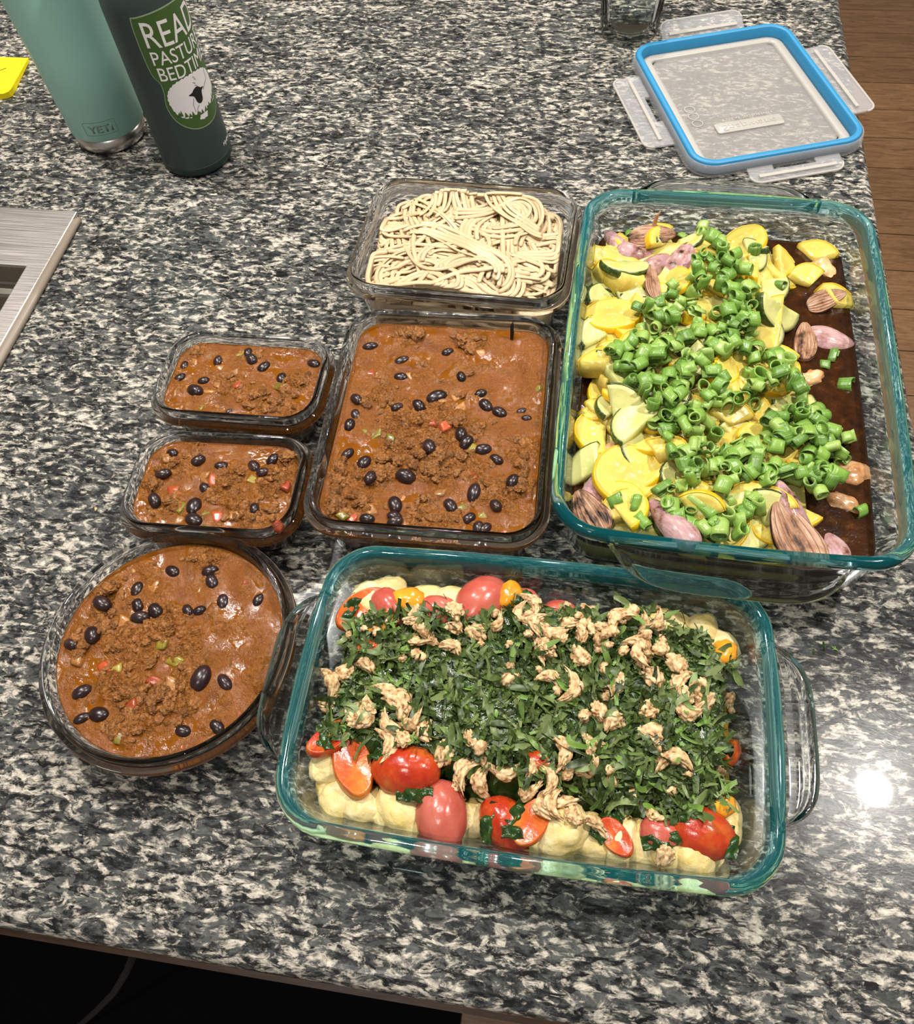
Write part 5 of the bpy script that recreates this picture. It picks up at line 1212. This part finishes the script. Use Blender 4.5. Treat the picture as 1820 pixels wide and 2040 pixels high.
def lobed_leaf(seed):
    """piece of flat parsley: three toothed lobes"""
    rg = random.Random(seed); s = rg.uniform(0.0050, 0.0090); out = []
    for lo, (a0, l) in enumerate(((-0.95, 0.75), (0.0, 1.0), (0.95, 0.75))):
        for da, r_ in ((-0.34, 0.38), (-0.25, 0.78), (-0.12, 0.74), (0.0, 1.05), (0.12, 0.74), (0.25, 0.78), (0.34, 0.38)): out.append((s * l * r_ * math.sin(a0 + da), s * l * r_ * math.cos(a0 + da)))
    out += [(s * 0.16, -s * 0.25), (s * 0.08, -s * 0.9), (-s * 0.08, -s * 0.9), (-s * 0.16, -s * 0.25)]
    v = [(0, 0, 0.0009)] + [(x, y - s * 0.3, 0.0016 * math.sin(x * 420 + seed) + 35 * (y - s * 0.3) ** 2 * rg.uniform(-0.6, 0.8)) for x, y in out]
    n = len(out); return v, [(0, 1 + k, 1 + (k + 1) % n) for k in range(n)]
def leaf_mesh(vf, tone=0.0, name='herb_shred'):
    me = raw(name, *vf, M['herb']); a = me.attributes.new('tone', 'FLOAT', 'POINT'); a.data.foreach_set('value', [tone] * len(me.vertices)); return me
HERB = [(strip_leaf(k), 'basil_shred') for k in range(16)] + [(lobed_leaf(k), 'parsley_leaf') for k in range(10)]
HERBM = [leaf_mesh(vf, 0.0, nm) for vf, nm in HERB]
def crumpled(seed, sc=1.0):
    """wilted leaf folded over itself"""
    n = 14; v, f = [], []
    for i in range(n + 1):
        for j in range(n + 1):
            x, y = (i / n - 0.5) * 2, (j / n - 0.5) * 2; d = max(0.2, 1 - 0.35 * y * y * (1 if abs(x) > 0.5 else 0.6))
            v.append((x * 0.0150 * sc, y * 0.0085 * d * sc, sc * (0.0040 * nz((x, y, 0), 1.4, seed, 2) + 0.0016 * math.sin(x * 6 + y * 3 + seed) - 0.0030 * (x * x + y * y))))
    ix = lambda i, j: i * (n + 1) + j
    for i in range(n):
        for j in range(n): f.append((ix(i, j), ix(i + 1, j), ix(i + 1, j + 1), ix(i, j + 1)))
    me = raw('wilted_leaf', v, f, M['wilt']); return me
WILT = [crumpled(k) for k in range(4)]

def near_dish():
    rg = random.Random(31); cx, cyy, L_, W_, h, rot = C_NEAR
    o = obj('cooking_oil', *fill_mesh(C_NEAR, 0.036, lambda x, y: 0.0125 + 0.0005 * nz((x, y, 0), 60, 2, 2), 40, zlow=(0.0058, 0.0080, 0.0105), zt=0.0125), M['oil'], loc=(cx, cyy, 0.0002), rot=(0, 0, R(rot)))
    tag(o, 'shallow golden oil on the bottom of the gnocchi dish', 'oil')
    def mound(x, y):
        u, v = (x - cx) / (L_ / 2 - 0.012), (y - cyy) / (W_ / 2 - 0.012)
        fr = min(1.0, max(0.0, (v + 0.74) / 0.34)); bk = min(1.0, max(0.0, (0.93 - v) / 0.16)); rt = min(1.0, max(0.0, (0.93 - u) / 0.12)); lf = min(1.0, max(0.0, (u + 1.0) / 0.10))
        return 0.011 + 0.028 * fr * bk * rt * lf * (1 + 0.06 * nz((x, y, 0), 30, 8, 2)) + 0.005 * fr * max(0.0, 1 - u * u - (v * 1.1) ** 2)
    NX, NY = 80, 56; x0, x1, y0, y1 = cx - L_ / 2 + 0.0245, cx + L_ / 2 - 0.0245, cyy - W_ / 2 + 0.0245, cyy + W_ / 2 - 0.0245
    v = [(x0 + (x1 - x0) * i / NX, y0 + (y1 - y0) * j / NY, mound(x0 + (x1 - x0) * i / NX, y0 + (y1 - y0) * j / NY)) for i in range(NX + 1) for j in range(NY + 1)]
    f = [(i * (NY + 1) + j, (i + 1) * (NY + 1) + j, (i + 1) * (NY + 1) + j + 1, i * (NY + 1) + j + 1) for i in range(NX) for j in range(NY)]
    keep = [q for q in f if max(v[k][2] for k in q) > 0.0145 and all(math.hypot(max(0.0, abs(v[k][0] - cx) - (L_ / 2 - 0.045)), max(0.0, abs(v[k][1] - cyy) - (W_ / 2 - 0.045))) < 0.0205 for k in q)]
    used = sorted({k for q in keep for k in q}); mp_ = {k: i for i, k in enumerate(used)}
    heap_v = [(v[k][0], v[k][1], max(v[k][2], 0.0137)) for k in used]; heap_f = [tuple(mp_[k] for k in q) for q in keep]
    pile = Pile(cx - 0.16, cx + 0.16, cyy - 0.105, cyy + 0.105, 0.0015, lambda x, y: max(0.0125, mound(x, y)))
    def clamp(p, m_):
        lx, ly = L_ / 2 - 0.0125 - m_, W_ / 2 - 0.0125 - m_; x, y = max(cx - lx, min(cx + lx, p.x)), max(cyy - ly, min(cyy + ly, p.y))
        kx, ky = abs(x - cx) - (lx - 0.020), abs(y - cyy) - (ly - 0.020)
        if kx > 0 and ky > 0 and math.hypot(kx, ky) > 0.020:
            s = 0.020 / math.hypot(kx, ky); x = cx + math.copysign(lx - 0.020 + kx * s, x - cx); y = cyy + math.copysign(ly - 0.020 + ky * s, y - cyy)
        return x, y
    q2 = lambda x, y: (490 + x / 2.984, 1060 + y / 2.984); q3 = lambda x, y: (1050 + x / 2.984, 1060 + y / 2.984); q4 = lambda x, y: (490 + x / 2.984, 1420 + y / 2.984); q5 = lambda x, y: (1050 + x / 2.984, 1420 + y / 2.984)
    # gnocchi
    g = [q4(480, 410), q4(540, 600), q4(710, 570), q4(920, 560), q4(900, 690), q4(1300, 740), q4(1720, 770), q4(1100, 640), q4(1560, 800), q5(190, 720), q5(370, 790), q5(560, 860), q5(720, 800), q5(1030, 880), q5(50, 830), q5(180, 870), q5(860, 780), q5(1190, 640),
         q2(1075, 330), q2(840, 340), q2(1250, 370), q2(700, 330), q2(1500, 340), q3(880, 500), q3(1040, 570), q3(1130, 650), q3(780, 470), q4(420, 300), q5(1000, 800)]
    for k, (px, py) in enumerate(g):
        back = py < 1350; x, y = clamp(aim(pile, px, py, 0.038 if back else 0.026, 0.004), 0.014)
        put(pile, 'gnocchi', rg.choice(GNOC), x, y, (rg.uniform(-0.3, 0.3), rg.uniform(-0.3, 0.3), rg.uniform(0, 6.3)), rg.uniform(1.05, 1.3), 0.45 if back else 0.6, 0.0015, 'plump pale yellow gnocchi in the glass dish of herbs and tomatoes', 'gnocchi', 'gnocchi in the glass dish')
    # tomatoes: pixel, kind, yaw, scale
    T = [(q2(1400, 350), 'p', 1.2, 1.25), (q2(690, 430), 'h', 0.9, 1.2), (q2(840, 420), 'p', 2.6, 0.9), (q2(800, 540), 'g', 1.3, 0.95), (q2(950, 385), 'g', 0.3, 1.0), (q2(1650, 330), 'p', 0.4, 0.75), (q2(1570, 300), 'g', 1.5, 0.8), (q2(1140, 465), 'p', 0.1, 0.9), (q2(750, 680), 'r', 0.3, 0.7), (q3(1175, 700), 'g', 1.2, 0.85), (q3(200, 285), 'p', 0.3, 0.75), (q3(575, 480), 'r', 0.8, 0.55),
         (q4(630, 310), 'h', 2.3, 1.15), (q4(955, 350), 'r', 0.25, 1.3), (q4(1150, 580), 'p', 2.1, 1.25), (q4(1550, 650), 'r', 2.7, 1.15), (q4(1745, 290), 'r', 0.5, 0.8), (q5(1050, 690), 'r', 0.05, 1.25), (q5(530, 725), 'h', 2.6, 0.75), (q5(1150, 540), 'g', 0.4, 0.75), (q5(800, 700), 'p', 0.1, 0.75), (q5(1240, 230), 'r', 1.2, 0.6), (q4(510, 120), 'r', 1.2, 0.7), (q4(470, 150), 'h', 0.9, 0.8), (q5(30, 640), 'h', 1.3, 0.9)]
    TL = {tuple(round(c) for c in k): l for k, l in ((q2(1400, 350), 'large peeled pink tomato against the wall nearest the chili containers'), (q4(630, 310), 'collapsed red tomato half resting on gnocchi next to the big whole tomato'), (q4(955, 350), 'big whole red tomato lying on gnocchi beside the peeled pink one'), (q4(1150, 580), 'smooth pink peeled tomato standing on the gnocchi beside the whole red tomato'),
          (q4(1550, 650), 'orange red tomato partly wrapped in a wilted leaf'), (q5(1050, 690), 'whole red tomato beside the empty glass corner of the gnocchi dish'), (q5(530, 725), 'small shrivelled red tomato skin at the edge of the herbs'))}
    for (px, py), kd, a, s in T:
        back = py < 1350; lst, nm, lab, grp = {'r': (TOM, 'tomato', 'wrinkled red roasted grape tomato in the gnocchi dish', 'red tomatoes in the gnocchi dish'), 'p': (TOMP, 'tomato', 'pinkish peeled roasted tomato in the gnocchi dish', 'peeled tomatoes in the gnocchi dish'), 'g': (TOMG, 'tomato', 'orange yellow roasted tomato in the gnocchi dish', 'orange tomatoes in the gnocchi dish'), 'h': (TOMH, 'tomato_half', 'collapsed red half tomato in the gnocchi dish', 'tomato halves in the gnocchi dish')}[kd]
        x, y = clamp(aim(pile, px, py, 0.044 if back else 0.036, 0.006), 0.010 * s)
        put(pile, nm, rg.choice(lst), x, y, (rg.uniform(-0.25, 0.25), rg.uniform(-0.2, 0.2), a - R(13)), s * 1.12, 0.6, 0.0015, TL.get((round(px), round(py)), lab), 'tomato', grp)
    # wilted leaves at the edges
    for (px, py), a in ((q2(600, 420), 1.3), (q2(560, 690), 1.2), (q2(640, 610), 0.3), (q4(800, 230), 0.2), (q4(1620, 560), 0.9), (q4(1610, 800), 0.1), (q4(1420, 640), 1.4), (q5(920, 620), 0.2), (q5(500, 600), 2.8), (q5(800, 760), 0.3), (q4(1000, 490), 0.1), (q2(1640, 370), 0.6), (q5(400, 690), 2.6), (q3(640, 440), 2.7), (q3(300, 400), 0.4), (q2(450, 1080), 0.2), (q4(430, 130), 2.1), (q5(1230, 760), 1.4)):
        x, y = clamp(aim(pile, px, py, 0.044), 0.008)
        put(pile, 'wilted_leaf', rg.choice(WILT), x, y, (rg.uniform(-0.4, 0.4), rg.uniform(-0.4, 0.4), a), rg.uniform(0.5, 0.8), 0.6, 0.0006, 'dark green wilted leaf tucked among the tomatoes and gnocchi', 'leaf', 'wilted leaves in the gnocchi dish', 0.6)
    # herbs: a joined bed of small shreds, then the loose ones on top
    poly = [(700, 1240), (760, 1215), (860, 1200), (960, 1225), (1060, 1195), (1160, 1165), (1260, 1190), (1330, 1230), (1400, 1260), (1450, 1310), (1490, 1370), (1510, 1400), (1505, 1440), (1480, 1500), (1470, 1570), (1420, 1610), (1370, 1630), (1290, 1620), (1200, 1605), (1110, 1560), (1010, 1540), (960, 1530), (900, 1500), (840, 1480), (760, 1470), (690, 1480), (640, 1450), (625, 1400), (650, 1340), (680, 1290)]
    def pin(px, py):
        c = False; j = len(poly) - 1
        for i in range(len(poly)):
            if (poly[i][1] > py) != (poly[j][1] > py) and px < (poly[j][0] - poly[i][0]) * (py - poly[i][1]) / (poly[j][1] - poly[i][1]) + poly[i][0]: c = not c
            j = i
        return c
    def spot():
        while True:
            px, py = rg.uniform(615, 1515), rg.uniform(1160, 1640)
            if pin(px, py): return px, py
    hs = [samples(mm_, 40) for mm_ in HERBM]
    def clear(v_):                                              # inside the glass wall, above the oil
        lx, ly = L_ / 2 - pyrex_inset(h, v_[2]) - 0.0012, W_ / 2 - pyrex_inset(h, v_[2]) - 0.0012; dx, dy = abs(v_[0] - cx), abs(v_[1] - cyy)
        return dx < lx and dy < ly and math.hypot(max(0.0, dx - lx + 0.022), max(0.0, dy - ly + 0.022)) < 0.022 and v_[2] > 0.0136
    def shred(px, py, stamp=True):
        for _ in range(30):
            r_ = shred_(px, py)
            if all(clear(tuple(r_[5] @ (Vector(p) * r_[1]) + Vector(r_[2:5]))) for p in HERB[r_[0]][0][0]): break
            px, py = spot()
        k, s, x, y, z, mt = r_; pts = hs[k] * s @ np.array(mt).T
        i, j = pile.ij(pts[:, 0] + x, pts[:, 1] + y); np.maximum.at(pile.H, (i, j), np.minimum(pts[:, 2] + z, pile.H[i, j] + 0.0008))
        return r_
    def shred_(px, py):
        k = rg.randrange(len(HERB)); s = rg.uniform(0.75, 1.15); x, y = clamp(aim(pile, px, py, 0.048), 0.008)
        mt = Euler((rg.uniform(-0.7, 0.7), rg.uniform(-0.7, 0.7), rg.uniform(0, 6.28))).to_matrix()
        pts = hs[k] * s @ np.array(mt).T; z = pile.rest(pts, x, y, 0.55, 0.0004, False)
        return k, s, x, y, z, mt
    V, F, T_ = list(heap_v), list(heap_f), [0.0] * len(heap_v)
    for n in range(2000):
        k, s, x, y, z, mt = shred(*spot()); o_ = len(V); t = rg.random()
        for p in HERB[k][0][0]: q = mt @ (Vector(p) * s); V.append((q.x + x, q.y + y, q.z + z)); T_.append(t)
        F += [tuple(i + o_ for i in fc) for fc in HERB[k][0][1]]
    me = raw('chopped_herb_bed', V, F, [M['herb'], M['wilt']], True, [1] * len(heap_f) + [0] * (len(F) - len(heap_f))); a = me.attributes.new('tone', 'FLOAT', 'POINT'); a.data.foreach_set('value', T_)
    o = link('chopped_herbs', me); tag(o, 'thick bed of finely chopped dark green herbs over the gnocchi', 'herbs', kind='stuff')
    # walnuts
    wn = [q2(480, 950), q2(490, 1030), q2(640, 1060), q2(720, 1030), q2(850, 950), q2(920, 1000), q2(840, 1150), q2(960, 1155), q2(1040, 1175), q2(870, 1250), q2(935, 1230), q2(1340, 1235), q2(1240, 460), q2(1240, 560), q2(1010, 510), q2(1070, 590), q2(1230, 680), q2(1370, 590), q2(1610, 480), q2(1700, 520), q2(1490, 560), q2(1740, 650), q2(1790, 690), q2(580, 840), q2(710, 780), q2(1000, 650), q2(1720, 420), q2(700, 1100),
          q3(90, 650), q3(40, 520), q3(150, 600), q3(230, 550), q3(390, 580), q3(440, 560), q3(330, 600), q3(520, 510), q3(700, 560), q3(780, 530), q3(800, 690), q3(650, 730), q3(310, 740), q3(150, 860), q3(290, 920), q3(515, 930), q3(890, 790), q3(900, 870), q3(920, 970), q3(1010, 930), q3(1040, 1010), q3(950, 1070), q3(720, 1050), q3(430, 1060), q3(520, 1110), q3(760, 1190), q3(380, 1255), q3(230, 1270), q3(690, 670), q3(750, 860),
          q4(1280, 330), q4(1270, 420), q4(1385, 430), q4(1545, 380), q4(1670, 480), q4(1180, 250), q4(1800, 540), q5(230, 240), q5(380, 190), q5(760, 115), q5(880, 260), q5(230, 380), q5(150, 395), q5(200, 530), q5(270, 610), q5(90, 540), q5(750, 610), q5(815, 895), q5(30, 340), q5(400, 650), q5(360, 330)]
    crumbs = [spot() for _ in range(40)] + [q3(rg.uniform(0, 900), rg.uniform(350, 750)) for _ in range(40)]
    jobs = [('h', p) for p in (spot() for _ in range(300))] + [('w', p) for p in wn] + [('c', p) for p in crumbs]; rg.shuffle(jobs)
    for kd, (px, py) in jobs:
        if kd == 'h':
            k, s, x, y, z, mt = shred(px, py); s *= 1.12; nm = HERB[k][1]
            o = link(nm, HERBM[k], None, (x, y, z + 0.0006), mt.to_euler(), (s, s, s))
            tag(o, 'thin curled shred of dark green basil lying on the gnocchi dish' if nm == 'basil_shred' else 'small toothed piece of parsley leaf lying on the gnocchi dish', 'basil' if nm == 'basil_shred' else 'parsley', 'basil shreds on the gnocchi dish' if nm == 'basil_shred' else 'parsley pieces on the gnocchi dish')
        else:
            big = kd == 'w'; x, y = clamp(aim(pile, px, py, 0.048), 0.006)
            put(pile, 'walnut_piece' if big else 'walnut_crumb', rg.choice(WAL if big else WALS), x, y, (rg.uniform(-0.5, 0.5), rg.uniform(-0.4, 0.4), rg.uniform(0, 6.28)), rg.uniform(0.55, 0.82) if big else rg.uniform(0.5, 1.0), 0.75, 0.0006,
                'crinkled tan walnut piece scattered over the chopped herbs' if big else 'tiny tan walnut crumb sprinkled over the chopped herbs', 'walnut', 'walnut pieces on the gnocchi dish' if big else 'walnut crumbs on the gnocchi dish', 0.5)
near_dish()
# a few stray bits on the stone
for k, (px, py) in enumerate(((1640, 1285), (1660, 1292), (192, 1016), (1620, 1300))):
    p = P(px, py, 0.0)
    o = link('stray_herb_bit' if k != 2 else 'crumb', HERBM[16 + k] if k != 2 else WALS[0], None, (p.x, p.y, 0.0004 if k != 2 else 0.0012), (0, 0, k), (0.5, 0.5, 0.5) if k != 2 else (0.3, 0.3, 0.3))
    tag(o, 'tiny green herb bit fallen on the granite beside the gnocchi dish' if k != 2 else 'tiny tan crumb on the granite beside the small chili containers', 'herb' if k != 2 else 'crumb', 'herb bits on the granite' if k != 2 else None)
